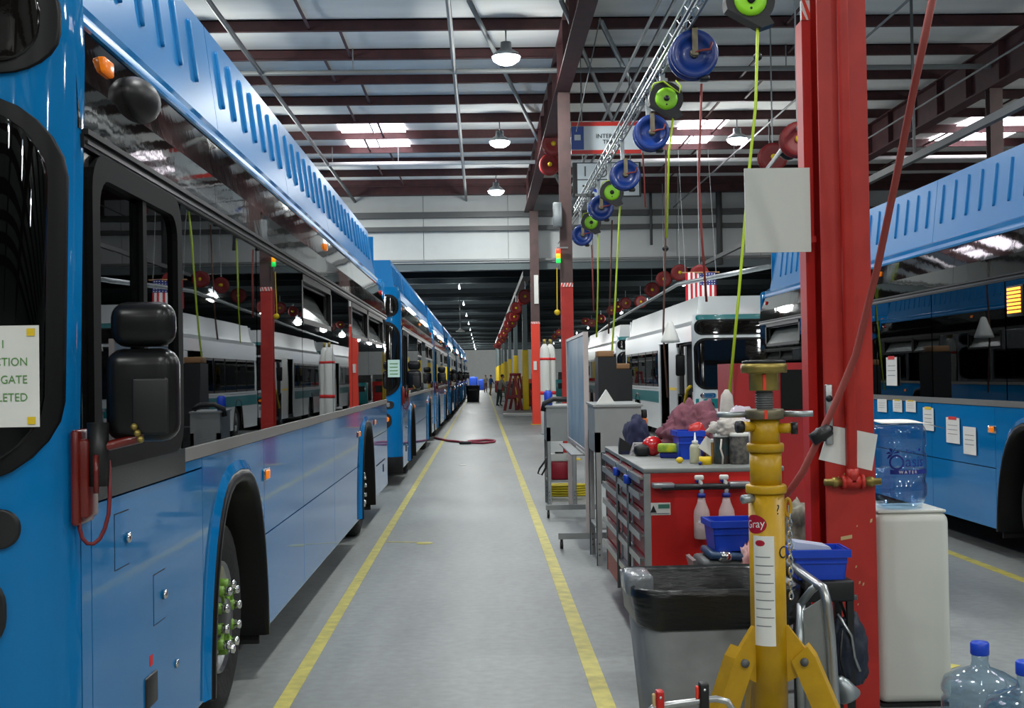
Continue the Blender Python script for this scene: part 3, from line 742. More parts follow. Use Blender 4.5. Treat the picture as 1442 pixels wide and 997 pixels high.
            for u0, u1 in ((0.33, AX1-0.77), (AX2+0.77, LB-0.1)):
                P(MB().box(min(s*(HW-0.06), s*(HW-0.045)), max(s*(HW-0.06), s*(HW-0.045)), u0, u1, 0.3, Z_SILL-0.01), 'inner_skin', M_DARK)
            # black window band
            edges = [1.62, 3.42, 5.22, 7.02, 8.62, 10.42, 12.6] if s == 1 else [1.75, 3.3, 5.1, 6.9, 8.5, 10.4, 12.6]
            hop = (2, 4, 5) if s == 1 else (5,)
            for i in range(6):
                u0, u1 = edges[i]+0.012, edges[i+1]-0.012
                xi, xo = s*(HW-0.035), s*(HW-0.004)
                x0, x1 = min(xi, xo), max(xi, xo)
                if i in hop:
                    wb = MB().box(x0, x1, u0, u1, Z_SILL+0.05, 2.13).build('window_pane', M_GLASS, t)
                    fr = MB(); fr.box(x0, x1, u0, u0+0.06, 2.13, Z_WT-0.03); fr.box(x0, x1, u1-0.06, u1, 2.13, Z_WT-0.03); fr.box(x0, x1, u0, u1, 2.13, 2.17); fr.box(x0, x1, u0, u1, 2.44, Z_WT-0.03)
                    ff = fr.build('vent_frame', M_RUBBER, t)
                    bx = MB().box(min(s*(HW-0.24), s*(HW-0.22)), max(s*(HW-0.24), s*(HW-0.22)), u0, u1, 2.13, 2.5).build('vent_shade_sheet', M_DARK, t)  # dark sheet painting the shade inside the open vent
                    mt = TR(s*(HW-0.02), 0, 2.17) @ rotm('Y', -s*R(30))
                    MB().box(-0.006, 0.006, u0+0.06, u1-0.06, 0, 0.28, mt).build('vent_pane', M_VENT, ff)
                else:
                    MB().box(x0, x1, u0, u1, Z_SILL+0.05, Z_WT-0.03).build('window_pane', M_GLASS, t)
                # dark masking border inside each pane
                fr = MB(); xb0, xb1 = sorted((s*(HW-0.06), s*(HW-0.04)))
                fr.box(xb0, xb1, u0-0.02, u0+0.12, Z_SILL, Z_WT); fr.box(xb0, xb1, u1-0.12, u1+0.02, Z_SILL, Z_WT); fr.box(xb0, xb1, u0, u1, Z_SILL, Z_SILL+0.12); fr.box(xb0, xb1, u0, u1, Z_WT-0.1, Z_WT)
                fr.build('window_post', M_BLACK, t)
            x0, x1 = sorted((s*(HW-0.04), s*(HW-0.003)))
            P(MB().box(x0, x1, 12.6, LB-0.05, Z_SILL+0.05, Z_WT-0.03), 'blank_panel', M_BLACKPANEL)
            if s == 1:
                # driver's window: thick rounded black frame with two panes
                ol = rr_outline(1.22, 1.06, 0.13, 5); il = rr_outline(1.06, 0.90, 0.10, 5); n = len(ol); uc, zc = 0.98, 1.965
                vs = [(HW+0.012, uc+a, zc+b) for a, b in ol]+[(HW+0.012, uc+a, zc+b) for a, b in il]+[(HW-0.03, uc+a, zc+b) for a, b in ol]+[(HW-0.03, uc+a, zc+b) for a, b in il]
                fs = []
                for i in range(n):
                    j = (i+1) % n; fs += [(i, j, n+j, n+i), (i, 2*n+i, 2*n+j, j), (n+i, n+j, 3*n+j, 3*n+i)]
                dw = MB().add(vs, fs).build('driver_window_frame', M_FRAME, t)
                MB().box(HW-0.03, HW-0.02, uc-0.54, uc+0.1, zc-0.46, zc+0.46).build('pane', M_GLASS, dw)
                MB().box(HW-0.02, HW-0.01, uc-0.02, uc+0.54, zc-0.46, zc+0.46).build('pane', M_GLASS, dw)
                MB().box(HW-0.03, HW+0.006, uc+0.02, uc+0.07, zc-0.46, zc+0.46).build('sash_bar', M_FRAME, dw)
                sr = MB(); sr.box(HW-0.05, HW-0.008, 0.30, 0.43, Z_SILL, Z_WT); sr.box(HW-0.05, HW-0.008, 1.53, 1.63, Z_SILL, Z_WT); sr.box(HW-0.05, HW-0.008, 0.43, 1.53, Z_SILL, 1.49); sr.box(HW-0.05, HW-0.008, 0.43, 1.53, 2.44, Z_WT)
                P(sr, 'window_surround', M_BLACKPANEL2)
            else:
                # two-leaf front door
                for k in (0, 1):
                    u0 = 0.42+0.62*k; d = MB().box(-HW-0.004, -HW+0.03, u0, u0+0.6, 0.36, 2.48).build('door_leaf', M_RUBBER, t)
                    MB().box(-HW-0.012, -HW-0.004, u0+0.07, u0+0.53, 0.5, 2.38).build('door_glass', M_GLASS, d)
                if not white: P(MB().rbox(-HW-0.02, -HW, 2.9, 3.22, 2.17, 2.44, 0.01), 'route_sign_box', M_BLACK)
            # silver sill strip, top rail
            x0, x1 = sorted((s*(HW-0.02), s*(HW+0.008)))
            P(MB().box(x0, x1, 1.62, LB-0.06, Z_SILL, Z_SILL+0.055), 'sill_strip', M_SILL)
            P(MB().box(x0, x1, 0.34, 1.62, Z_SILL-0.045, Z_SILL+0.06), 'sill_strip', M_BLACKPANEL2)
            rl = MB(); rl.box(x0, x1, 0.3, LB-0.05, Z_WT-0.03, Z_WT+0.012); x2, x3 = sorted((s*(HW), s*(HW+0.022))); rl.box(x2, x3, 0.3, LB-0.05, Z_WT+0.012, Z_WT+0.03)
            ro = P(rl, 'drip_rail', M_RUBBER)
            MB().box(min(s*HW, s*(HW+0.014)), max(s*HW, s*(HW+0.014)), 0.32, LB-0.06, Z_WT-0.015, Z_WT-0.003).build('rail_trim', M_RAIL, ro)
            # gloss black upper panels
            pe = [0.28, 2.35, 4.5, 6.7, 8.9, 11.0, LB-0.04]
            for i in range(6):
                a0, a1 = pe[i]+0.003, pe[i+1]-0.003; zz = [Z_WT+0.03, Z_WT+0.2, Z_PT]; xx = [s*(HW-0.002), s*(HW-0.01), s*(HW-0.05)]
                vs = [(xx[j]-s*d, u, zz[j]) for d in (0, 0.03) for j in range(3) for u in (a0, a1)]
                MB().add(vs, [(0, 1, 3, 2), (2, 3, 5, 4), (6, 8, 9, 7), (8, 10, 11, 9), (0, 6, 7, 1), (4, 5, 11, 10), (0, 2, 8, 6), (2, 4, 10, 8), (1, 7, 9, 3), (3, 9, 11, 5)]).build('upper_panel', M_BLACKPANEL, t)
            cv = MB().add([(s*(HW-0.045), 0.25, Z_PT), (s*(HW-0.045), LB-0.04, Z_PT), (s*(HW-0.05), LB-0.04, Z_PT+0.045), (s*(HW-0.05), 0.25, Z_PT+0.045), (s*(HW-0.085), LB-0.04, Z_CV-0.01), (s*(HW-0.085), 0.25, Z_CV-0.01)],
                         [(0, 1, 2, 3), (3, 2, 4, 5)], True); P(cv, 'cove_moulding', cowlm)
        if white and s == 1:
            pass
        # wheel arches
        for ax in ((AX1, AX2) if not (white and s == -1) else (AX2,)):
            pts = arch_pts(ax, 0.70, 1.20); po = arch_pts(ax, 0.775, 1.275); k = len(pts)
            if not white:
                prof = [(HW-0.002, 0.075), (HW+0.026, 0.07), (HW+0.036, 0.05), (HW+0.034, 0.02), (HW+0.01, 0.004), (HW-0.42, 0.0)]
                rows_ = [[(s*xx, u, max(z, Z_SK-0.01)) for u, z in arch_pts(ax, 0.69+dr, 1.19+dr)] for xx, dr in prof]
                lp = MB(); lp.add([v for r_ in rows_ for v in r_], [(j*k+i, j*k+i+1, (j+1)*k+i+1, (j+1)*k+i) for j in range(len(prof)-1) for i in range(k-1)], True)
                P(lp, 'arch_lip', M_RUBBER)
                vs = [(s*(HW+0.022), u, max(z, Z_SK)) for u, z in arch_pts(ax, 0.765, 1.265)]+[(s*(HW), u, max(z, Z_SK)) for u, z in arch_pts(ax, 0.83, 1.31)]
                P(MB().add(vs, [(i, i+1, k+i+1, k+i) for i in range(k-1)], True), 'fender_flare', paint)
            else:
                sw = [Vector((s*(HW), u, max(z, Z_SK))) for u, z in pts]; P(MB().tube(sw, 0.025, 6), 'arch_lip', M_RUBBER)
        for ax in (AX1, AX2): make_wheel(t, s, ax, detail == 2 and s == 1 and not white)
        # marker lamps along the side
        if not white:
            for (u, z) in ((3.62, 1.17), (9.1, 1.15), (11.0, 1.2)):
                lb_ = MB(); x0, x1 = sorted((s*HW, s*(HW+0.012))); lb_.rbox(x0, x1, u-0.09, u+0.09, z-0.035, z+0.035, 0.008); l0 = P(lb_, 'side_lamp', M_CHROME)
                x0, x1 = sorted((s*HW, s*(HW+0.022))); MB().rbox(x0, x1, u-0.05, u+0.05, z-0.027, z+0.027, 0.008).build('amber_lens', M_AMBER, l0)
            for u in (0.66, 6.8, 12.6):
                x0, x1 = sorted((s*(HW-0.05), s*(HW-0.012))); P(MB().rbox(x0, x1, u-0.055, u+0.055, 2.81, 2.865, 0.008), 'clearance_lamp', M_AMBER if u < 12 else M_REDLENS)
    if not white:
        # dome and twin mirrors on the driver's side
        dm = MB(); dm.ball((HW-0.02, 1.02, 2.80), 0.085, 0.17, 0.085, 16, 10); P(dm, 'side_dome', M_BLACK)
        make_mirror(t)
        make_hatches(t)
    else:
        ma = MB(); ma.tube([(-HW-0.02, 0.3, 2.5), (-HW-0.3, 0.0, 2.45), (-HW-0.32, -0.02, 2.25)], 0.02, 6); P(ma, 'mirror_arm', M_BLACK)
        ma = MB(); ma.rbox(-HW-0.42, -HW-0.22, -0.08, 0.04, 1.75, 2.25, 0.04); P(ma, 'mirror', M_RUBBER)
        front_patch(-1.24, 0.9, 1.0, 1.22, 0.02, 0.006, 'teal_stripe', M_TEAL, t, 5)
        front_patch(-1.2, 1.2, 3.03, 3.16, 0.05, 0.014, 'teal_band', M_TEAL, t, 5)
        for i in range(2):
            for s in (-1, 1): front_patch(s*(0.75+0.25*i)-0.08, s*(0.75+0.25*i)+0.08, 0.72, 0.88, 0.075, 0.02, 'round_headlight', M_CHROME, t, 4)
        for (x0, x1) in ((-0.55, -0.3), (-0.05, 0.25)): front_patch(x0, x1, 2.8, 2.84, 0.01, 0.024, 'sign_segment', M_REDLED, t, 2)
    if detail == 2:
        s0 = None
        for i in range(7):
            for x in (-0.9, 0.9):
                l = (x, 2.2+1.15*i+(0.9 if i > 0 else 0), 0.42)
                if s0 is None: s0 = seat_mesh().build('seat', M_SEAT, t, l)
                else: inst(s0, t, l)
        P(MB().tube([(0.62, 0.75, 1.35), (0.72, 0.85, 1.25)], 0.2, 16), 'steering_wheel', M_BLACK)
        P(MB().rbox(-1.1, 1.1, 0.35, 0.75, 0.5, 1.3, 0.08), 'dashboard', M_BLACK)
    return t
def make_mirror(t):
    # coordinates local to the bus: x outward, y backwards from the nose
    cx, cy = HW+0.20, 0.30
    a = MB(); a.rbox(cx-0.125, cx+0.105, cy-0.06, cy+0.07, 1.535, 1.835, 0.055, 4)
    mo = a.build('mirror', M_MIRROR, t)
    b = MB(); b.rbox(cx-0.11, cx+0.095, cy-0.05, cy+0.06, 1.84, 1.985, 0.05, 4); b.build('upper_mirror', M_MIRROR, mo)
    MB().rbox(cx-0.03, cx+0.085, cy-0.068, cy-0.05, 1.56, 1.74, 0.02, 3).build('housing_plate', M_BLACK, mo)
    MB().box(cx-0.10, cx+0.08, cy+0.07, cy+0.073, 1.56, 1.81).build('mirror_glass', M_CHROME, mo)
    a = MB(); a.tube([(HW+0.05, 0.22, 1.50), (HW+0.09, 0.23, 1.525), (cx-0.02, cy-0.03, 1.545), (cx+0.02, cy-0.05, 1.60)], 0.016, 8); a.build('mirror_arm', M_ORANGE, mo)
    for k in range(3): MB().ball((cx+0.01*k-0.02, cy-0.075, 1.585-0.02*k), 0.012, 0.012, 0.012, 8, 6).build('bolt', M_BRASS, mo)
    a = MB(); a.rbox(HW-0.005, HW+0.045, 0.19, 0.30, 1.30, 1.55, 0.01); a.rbox(HW-0.005, HW+0.02, 0.17, 0.34, 1.28, 1.58, 0.01)
    mb_ = a.build('mirror_bracket', M_ORANGE, t)
    MB().tube([(HW+0.065, 0.23, 1.40), (HW+0.065, 0.23, 1.60)], 0.035, 10).build('pivot_post', M_BLACK, mb_)
    MB().tube([(HW+0.068, 0.195, 1.38), (HW+0.068, 0.195, 1.50)], 0.009, 6).build('pivot_pin', M_ORANGE, mb_)
    for k in range(3): MB().ball((HW+0.047, 0.215, 1.53-0.06*k), 0.007, 0.007, 0.01, 8, 6).build('bolt', M_CHROME, mb_)
    cv = [(HW+0.015, 0.2, 1.31), (HW+0.014, 0.2, 1.27), (HW+0.022, 0.2, 1.24), (HW+0.036, 0.205, 1.222), (HW+0.054, 0.21, 1.22), (HW+0.072, 0.215, 1.235), (HW+0.086, 0.22, 1.265), (HW+0.097, 0.225, 1.31), (HW+0.10, 0.23, 1.37), (HW+0.095, 0.24, 1.48)]
    MB().tube(cv, 0.007, 6).build('mirror_cable', mat('dark_red_cable', (110, 24, 30), 0.5), mb_)
def make_hatches(t):
    for (u, z, w_, h) in ((0.70, 1.17, 0.17, 0.19), (1.2, 0.88, 0.17, 0.19)):
        hb = MB().box(HW-0.01, HW+0.0016, u-w_/2, u+w_/2, z-h/2, z+h/2).build('hatch_door', M_BLUE, t); MB().box(HW-0.01, HW+0.0007, u-w_/2-0.004, u+w_/2+0.004, z-h/2-0.004, z+h/2+0.004).build('hatch_gap', M_DARK, hb)
        MB().lathe([(0.02, 0), (0.018, 0.012), (0.01, 0.016)], 12, TR(HW+0.004, u+w_*0.3, z) @ rotm('Y', PI/2)).build('hatch_latch', M_CHROME, hb)
    MB().rbox(HW-0.01, HW+0.008, 0.98, 1.14, 0.49, 0.61, 0.006).build('recessed_handle', M_BLACK, t)
    MB().rbox(HW-0.01, HW+0.006, 12.2, 12.3, 0.52, 0.62, 0.006).build('recessed_handle', M_BLACK, t)
    MB().box(HW, HW+0.002, 1.05, 1.09, 0.64, 0.68).build('red_mark', M_REDTAPE, t)
    MB().lathe([(0.018, 0), (0.016, 0.01)], 10, TR(HW, 1.45, 0.56) @ rotm('Y', PI/2)).build('skirt_latch', M_CHROME, t)
    MB().box(HW+0.001, HW+0.003, 11.2, 12.5, 0.66, 0.675).build('panel_seam', M_DARK, t)
M_WS = glass_mat('windshield_tint', (0.22, 0.25, 0.24), bump=0.02)
M_BLACKPANEL2 = mat('matt_black_surround', (16, 16, 17), 0.12)
M_VENT = mat('vent_pane_reflection', (150, 155, 152), 0.15, coat=0.5)  # pale colour stands in for the reflection on the tilted glass
M_SILL = mat('sill_bronze', (150, 148, 142), 0.35, 0.6)
M_REDLED = mat('red_led', (255, 70, 40), 0.4, emit=(255, 60, 30), es=1.5)
M_ORANGELED = mat('orange_led', (255, 150, 40), 0.4, emit=(255, 140, 40), es=4.0)
BX = -1.284-HW
bus1 = make_bus('large blue bus nearest the camera with black mirror and window band', None, (BX, 3.74, 0), M_BLUE, M_BLUE_COWL, detail=2)
bus2 = make_bus('second blue bus in the row, mint notice in its windshield', None, (BX, 19.72, 0), M_BLUE, M_BLUE_COWL, detail=1)
for i, (y, lb) in enumerate(((33.3, 'third blue bus in the row along the aisle'), (46.9, 'fourth blue bus in the row along the aisle'), (60.5, 'fifth blue bus in the row, small in the distance'), (74.1, 'sixth blue bus in the row, small in the distance'), (87.7, 'last blue bus in the row, farthest down the aisle'))):
    b = copy_tree(bus2); b.location = (BX+0.02*i, y, 0); tag(b, lb, 'bus', 'row of blue buses')
bus1['group'] = bus2['group'] = 'row of blue buses'
RX = 4.62
busr = make_bus('blue bus parked across the bay behind the red column and water cooler', None, (RX+HW, 7.55, 0), M_BLUE, M_BLUE_COWL, detail=2, cowl_h=3.7)
sg = MB()
for k in range(7): sg.box(-HW-0.028, -HW-0.02, 2.93, 3.19, 2.20+0.033*k, 2.22+0.033*k)
sg.build('route_sign_bars', M_ORANGELED, busr)
wb = make_bus('white bus with teal stripe and open doorways facing the camera', 'unfinished white buses', (RX+HW, 26.9, 0), M_WHITE_BUS, M_WHITE_BUS, white=True, detail=1, cowl_h=3.6)
wb.scale = (1, 1, 0.945)
b = copy_tree(wb); b.location = (RX+HW-0.02, 42.2, 0); tag(b, 'white bus mostly hidden behind the white bus with open doorways', 'bus', 'unfinished white buses')
b = copy_tree(wb); b.location = (RX+HW, 57.5, 0); tag(b, 'farthest white bus, deep in the long hall', 'bus', 'unfinished white buses')
# ------------------------------------------------------------------ reel truss and hose reels
TX, TZ = 2.22, 5.42
t = thing('reel_truss', 'galvanised lattice truss carrying the hose reels between columns', 'truss', (TX, 16, TZ))
ch = MB()
for dx in (-0.06, 0.06):
    for dz in (0, 0.13): ch.box(dx-0.012, dx+0.012, -12.5, 12.3, dz-0.012, dz+0.012)
ch.build('chord', M_GALV, t)
lc_ = MB(); n = 96
for i in range(n):
    y0, y1 = -12.4+24.6*i/n, -12.4+24.6*(i+1)/n
    for dx in (-0.06, 0.06):
        a, b = ((0, 0.13) if i % 2 else (0.13, 0)); lc_.tube([(dx, y0, a), (dx, y1, b)], 0.007, 4, False)
    lc_.tube([(-0.06 if i % 2 else 0.06, y0, 0), (0.06 if i % 2 else -0.06, y1, 0)], 0.006, 4, False)
o = lc_.build('lacing', M_GALV, t); o['kind'] = 'stuff'
br_ = MB()
for yc in (6.28, 25.2): br_.box(-0.265, 0.12, yc-16-0.03, yc-16+0.03, -0.07, -0.02)
br_.build('support_arm', M_DGREYMET, t)
def ry(px, py, X): return X*F/((px-679)+0.0157*(529-py))
PROT = {}
def reel(px, py, dia, kind, label, hose=None, hm=None, X=None, grp='hose reels under the truss', Y=None, drop=True, hang=True):
    X = X if X is not None else TX+0.08
    Y = Y or ry(px, py, X); p = at(px, py, Y); r = dia/2
    nm = {'blue': 'hose_reel', 'green': 'cord_reel', 'red': 'hose_reel'}[kind]
    t = thing(nm, label, 'hose reel', (p.x, Y, p.z), group=grp)
    fy = rotm('X', PI/2)   # local Z of lathe -> -Y (towards the camera)
    key = (kind, round(dia, 2))
    if key not in PROT:
        ps = []
        if kind in ('blue', 'red'):
            m = M_REELBLUE if kind == 'blue' else M_REELRED
            d = MB()
            for zz in (0.07, -0.09): d.lathe([(r*0.30, zz), (r*0.62, zz+0.0), (r*0.66, zz+0.02), (r*0.93, zz+0.025), (r, zz+0.012), (r, zz-0.005), (r*0.3, zz-0.012)], 28, fy)
            ps.append(d.build('side_disc', m, t))
            d = MB(); d.lathe([(r*0.72, -0.085), (r*0.75, 0), (r*0.72, 0.065)], 20, fy); ps.append(d.build('hose_winding', M_HOSERED if kind == 'blue' else M_REELRED, t))
            d = MB(); d.lathe([(r*0.2, 0.07), (r*0.2, 0.11), (r*0.12, 0.12)], 14, fy); ps.append(d.build('hub', M_BRONZE if kind == 'blue' else M_YSLEEVE, t))
            d = MB(); d.box(-0.03, 0.03, -0.14, -0.125, -0.03, r*1.05); d.box(-0.03, 0.03, 0.12, 0.135, -0.03, r*1.05); d.box(-0.03, 0.03, -0.14, 0.135, r*1.0, r*1.05); ps.append(d.build('bracket', M_BRONZE, t))
            d = MB(); d.rbox(-0.05+r*0.45, 0.05+r*0.45, -0.06, 0.06, -r*1.08, -r*0.85, 0.02); ps.append(d.build('hose_guide', M_BLACK, t))
            if kind == 'blue':
                d = MB(); d.tube([(0.0, -0.13, 0.0), (r*0.3, -0.14, 0.02), (r*0.62, -0.13, r*0.12), (r*0.72, -0.1, r*0.4), (r*0.6, 0.0, r*0.75)], 0.013, 6); ps.append(d.build('inlet_hose', M_HOSERED, t))
        else:
            d = MB()
            ol = [(r*math.cos(a), r*math.sin(a)) for a in [PI*1.15-2*PI*0.9*k/22*0.93 for k in range(23)]]
            ol = [(r*math.cos(R(200-a)), r*math.sin(R(200-a))) for a in range(0, 241, 12)]+[(r*0.95, -r*0.95), (r*0.45, -r*1.12), (r*0.2, -r*0.98)]
            d.prism(ol, -0.08, 0.08, 'y'); ps.append(d.build('housing', M_BLACK, t))
            d = MB(); d.lathe([(r*0.66, 0.08), (r*0.64, 0.10), (r*0.45, 0.11), (r*0.2, 0.105), (r*0.02, 0.105)], 24, fy, caps=False); ps.append(d.build('drum_face', M_LIME, t))
            d = MB(); d.lathe([(r*0.17, 0.10), (r*0.17, 0.12), (r*0.02, 0.125)], 14, fy); d.ball((0, -0.105, -r*0.36), r*0.06, 0.01, r*0.06, 8, 6); ps.append(d.build('hub', M_BLACK, t))
            d = MB(); d.box(-0.025, 0.025, -0.05, 0.05, r*0.8, r*1.25); ps.append(d.build('bracket', M_GALV, t))
            d = MB(); d.tube([(-r*0.9, -0.09, r*0.45), (-r*0.75, -0.12, r*0.85), (-r*0.2, -0.12, r*0.98), (r*0.3, -0.12, r*0.6), (r*0.75, -0.11, r*0.3), (r*0.85, -0.08, r*0.75), (r*0.6, -0.04, r*1.1)], 0.01, 6); ps.append(d.build('cord_loop', M_HOSEYG, t))
        PROT[key] = ps
    else:
        for q in PROT[key]: inst(q, t, (0, 0, 0))
    if hang:
        zt = TZ if X == TX+0.08 else hang
        MB().box(-0.065, -0.005, -0.03, 0.03, r*0.95, max(r*1.06, zt-p.z)).build('hanger', M_GALV, t)
    if hose:
        pts = [at(a, b, Y-0.02)-Vector((p.x, Y, p.z)) for a, b in hose]
        if len(pts) == 2:
            a_, b_ = pts; pts = [a_.lerp(b_, k/8)+Vector((0.025*math.sin(k*0.9), 0, 0))*(1 if 0 < k < 8 else 0) for k in range(9)]
        MB().tube(pts, 0.013 if Y < 20 else 0.016, 6).build('hose', hm, t)
    return t
reel(1054, 4, 0.42, 'green', 'lime-faced cord reel cut by the top edge of the picture', [(1067, 40), (1064, 150), (1055, 240), (1040, 420), (1027, 555)], M_HOSEYG)
reel(976, 78, 0.52, 'blue', 'largest blue hose reel, highest on the truss', [(988, 118), (984, 250), (988, 330), (995, 425)], M_HOSERED)
reel(937, 141, 0.42, 'green', 'lime-faced cord reel under the largest blue reel', [(948, 165), (942, 215), (939, 335)], M_HOSEYG)
reel(917, 188, 0.48, 'blue', 'blue hose reel just below the second lime-faced reel', [(938, 212), (937, 350), (934, 470), (940, 560)], M_HOSEBR)
reel(880, 247, 0.48, 'blue', 'blue hose reel overlapping the lower notice board', [(905, 215), (907, 250), (909, 292)], M_HOSERED)
reel(861, 272, 0.42, 'green', 'lime-faced cord reel below the lower notice board', [(873, 290), (866, 430), (858, 555)], M_HOSEYG)
reel(846, 293, 0.48, 'blue', 'blue hose reel between the two lowest lime-faced reels', [(862, 310), (860, 390), (857, 470)], M_HOSEBR)
reel(832, 314, 0.42, 'green', 'smallest lime-faced cord reel near the brown column', [(842, 330), (842, 400), (840, 475)], M_HOSEYG)
reel(820, 331, 0.48, 'blue', 'last blue hose reel next to the brown column', [(833, 345), (835, 400), (836, 440)], M_HOSERED)
# plug ends
p = at(937, 350, 16.55)
MB_ = MB().ball((0, 0, 0), 0.045, 0.045, 0.04, 10, 6); tag(MB_.build('hose_stop', M_BLACK, None, p), 'black stop ball on the brown hanging hose', 'hose stop')
p = at(1067, 80, 10.6); tag(MB().ball((0, 0, 0), 0.04, 0.04, 0.035, 10, 6).build('hose_stop', M_BLACK, None, p), 'black stop ball on the longest lime hose', 'hose stop')
def gun(px, py, Y, label, m1, m2):
    p = at(px, py, Y); t = thing('air_tool', label, 'air tool', p)
    MB().lathe([(0.015, 0.25), (0.05, 0.2), (0.075, -0.02), (0.06, -0.06)], 12).build('sleeve', m1, t)
    MB().tube([(0, 0, -0.05), (0.02, 0, -0.14), (0.09, 0, -0.22), (0.08, 0, -0.32)], 0.04, 8).build('grip', m2, t)
gun(1024, 590, 10.48, 'cloth-wrapped air tool hanging on the longest lime hose', M_RAG, M_BLACK)
p = at(944, 480, 16.5); t = thing('lamp_funnel', 'clear bell-shaped guard hanging on the brown hose', 'work lamp', (p.x, 16.5, p.z))
MB().lathe([(0.02, 0.26), (0.04, 0.24), (0.12, 0.02), (0.13, -0.02), (0.03, -0.03)], 14).build('bell', M_WHITEP, t)
# galvanised channels running beside the truss
for dx, lb in ((0, 'left of the paired galvanised channels above the sign'), (0.22, 'right of the paired galvanised channels above the sign')):
    tag(MB().box(2.72+dx, 2.76+dx, 6, 42, 7.27, 7.32).build('strut_channel', M_GALV), lb, 'channel', kind='structure')
# more pairs of dark lines: conduit bundle
for k in range(2):
    tag(MB().tube([(TX+0.30+0.09*k, 6, 5.95), (TX+0.30+0.09*k, 40, 5.95)], 0.014, 6).build('conduit', M_DGREYMET), ('left' if k == 0 else 'right')+'-hand dark conduit of the pair above the reel truss', 'conduit', 'conduits above the truss', 'structure')

# ------------------------------------------------------------------ hanging signs
def board(name, px0, py0, px1, py1, Y, m, label, cat, th=0.03, rod_top=None):
    a, b = at(px0, py0, Y), at(px1, py1, Y); x0, x1, z0, z1 = a.x, b.x, min(a.z, b.z), max(a.z, b.z)
    t = thing(name, label, cat, (x0, Y, z0)); W_, H_ = x1-x0, z1-z0
    MB().box(0, W_, 0, th, 0, H_).build('panel', m, t)
    if rod_top:
        for fx in (0.15, 0.85): MB().tube([(W_*fx, th/2, H_), (W_*fx, th/2, rod_top-z0)], 0.012, 5).build('hanging_wire', M_PIPE, t)
    return t, W_, H_
t, W_, H_ = board('hanging_sign', 804, 172, 903, 216, 25.72, M_SIGNW, 'hanging white sign with red bands and blue end reading INTERIOR TRIM', 'sign', rod_top=ROOF-0.239)
MB().box(0, W_, -0.008, 0, H_*0.87, H_).build('red_band', M_SIGNRED, t); MB().box(0, W_, -0.008, 0, 0, H_*0.12).build('red_band', M_SIGNRED, t)
bb = MB().box(0, W_*0.18, -0.008, 0, H_*0.14, H_*0.86).build('blue_block', M_SIGNBLUE, t)
MB().box(W_*0.045, W_*0.135, -0.012, -0.008, H_*0.43, H_*0.60).build('emblem', M_SIGNW, bb)
text_on('lettering', 'INTERIOR', H_*0.19, lambda x, y: (W_*0.545+x, -0.012, H_*0.49+y), M_BLACK, t, 'CENTER')
text_on('lettering', 'TRIM', H_*0.19, lambda x, y: (W_*0.545+x, -0.012, H_*0.31+y), M_BLACK, t, 'CENTER')
t, W_, H_ = board('notice_board', 806, 229, 903, 277, 27.87, M_BLACK, 'black-framed board of white tiles with letters below the sign', 'sign', rod_top=ROOF-0.239)
for i, (a, b, c, d) in enumerate(((0.07, 0.56, 0.52, 0.97), (0.57, 0.97, 0.52, 0.97), (0.07, 0.56, 0.04, 0.49), (0.57, 0.97, 0.04, 0.49))):
    MB().box(W_*a, W_*b, -0.01, 0, H_*c, H_*d).build('tile', M_SIGNW, t)
text_on('lettering', '1', H_*0.42, lambda x, y: (W_*0.13+x, -0.015, H_*0.60+y), M_DGREYMET, t)
text_on('lettering', 'D', H_*0.42, lambda x, y: (W_*0.36+x, -0.015, H_*0.56+y), M_DGREYMET, t)
mt = TR(W_*0.24, 0, H_*0.26) @ rotm('Y', R(22))
pic = MB().box(-0.02, 0.22, -0.015, -0.01, -0.035, 0.04, mt).build('tool_picture', M_BLUEP, t); MB().box(-0.16, 0.0, -0.018, -0.01, -0.02, 0.02, mt).build('tool_tip', M_BLACK, pic)
# blank board bracketed to the red column
a, b = at(1047, 238, 6.22), at(1141, 355, 6.22)
t = thing('blank_board', 'blank white board fixed to the side of the red column', 'board', (a.x, 6.2, b.z))
MB().box(0, b.x-a.x, 0, 0.012, 0, a.z-b.z).build('panel', M_WHITEP, t); MB().box((b.x-a.x)*0.67, b.x-a.x+0.03, 0.012, 0.03, 0.05, 0.08).build('bracket', M_RED, t)
# stack light with pull cord at the brown column
p = at(786, 350, 25.0); q = at(786, 370, 25.0)
t = thing('stack_light', 'small red amber green stack light hanging beside the brown column', 'signal light', (p.x, 25.0, q.z))
dz = (p.z-q.z)/3
for k, (c, nm) in enumerate((((40, 220, 90), 'green'), ((255, 170, 30), 'amber'), ((255, 70, 40), 'red'))):
    MB().lathe([(0.045, dz*k), (0.045, dz*(k+0.92))], 12).build(nm+'_lens', mat(nm+'_beacon', c, 0.3, emit=c, es=1.6), t)
MB().tube([(0, 0, -0.1), (0, 0, 0)], 0.02, 6).build('stem', M_PIPE, t)
MB().tube([(-0.03, 0, -0.1), (-0.04, 0, -0.95)], 0.012, 5).build('pull_cord', M_YSLEEVE, t); MB().ball((-0.04, 0, -1.0), 0.06, 0.03, 0.06, 8, 6).build('pull_handle', M_YSLEEVE, t)
MB().box(-0.02, 0.2, -0.02, 0.02, 3*dz, 3*dz+0.03).build('bracket', M_PIPE, t)
# mid-height pipe + box on brown column
p = at(794, 305, 24.9); tag(MB().rbox(-0.09, 0.09, -0.1, 0.0, -0.2, 0.3, 0.02).build('junction_box', M_GALV, None, (p.x-0.12, 25.04, p.z)), 'grey junction box high on the brown column', 'junction box')

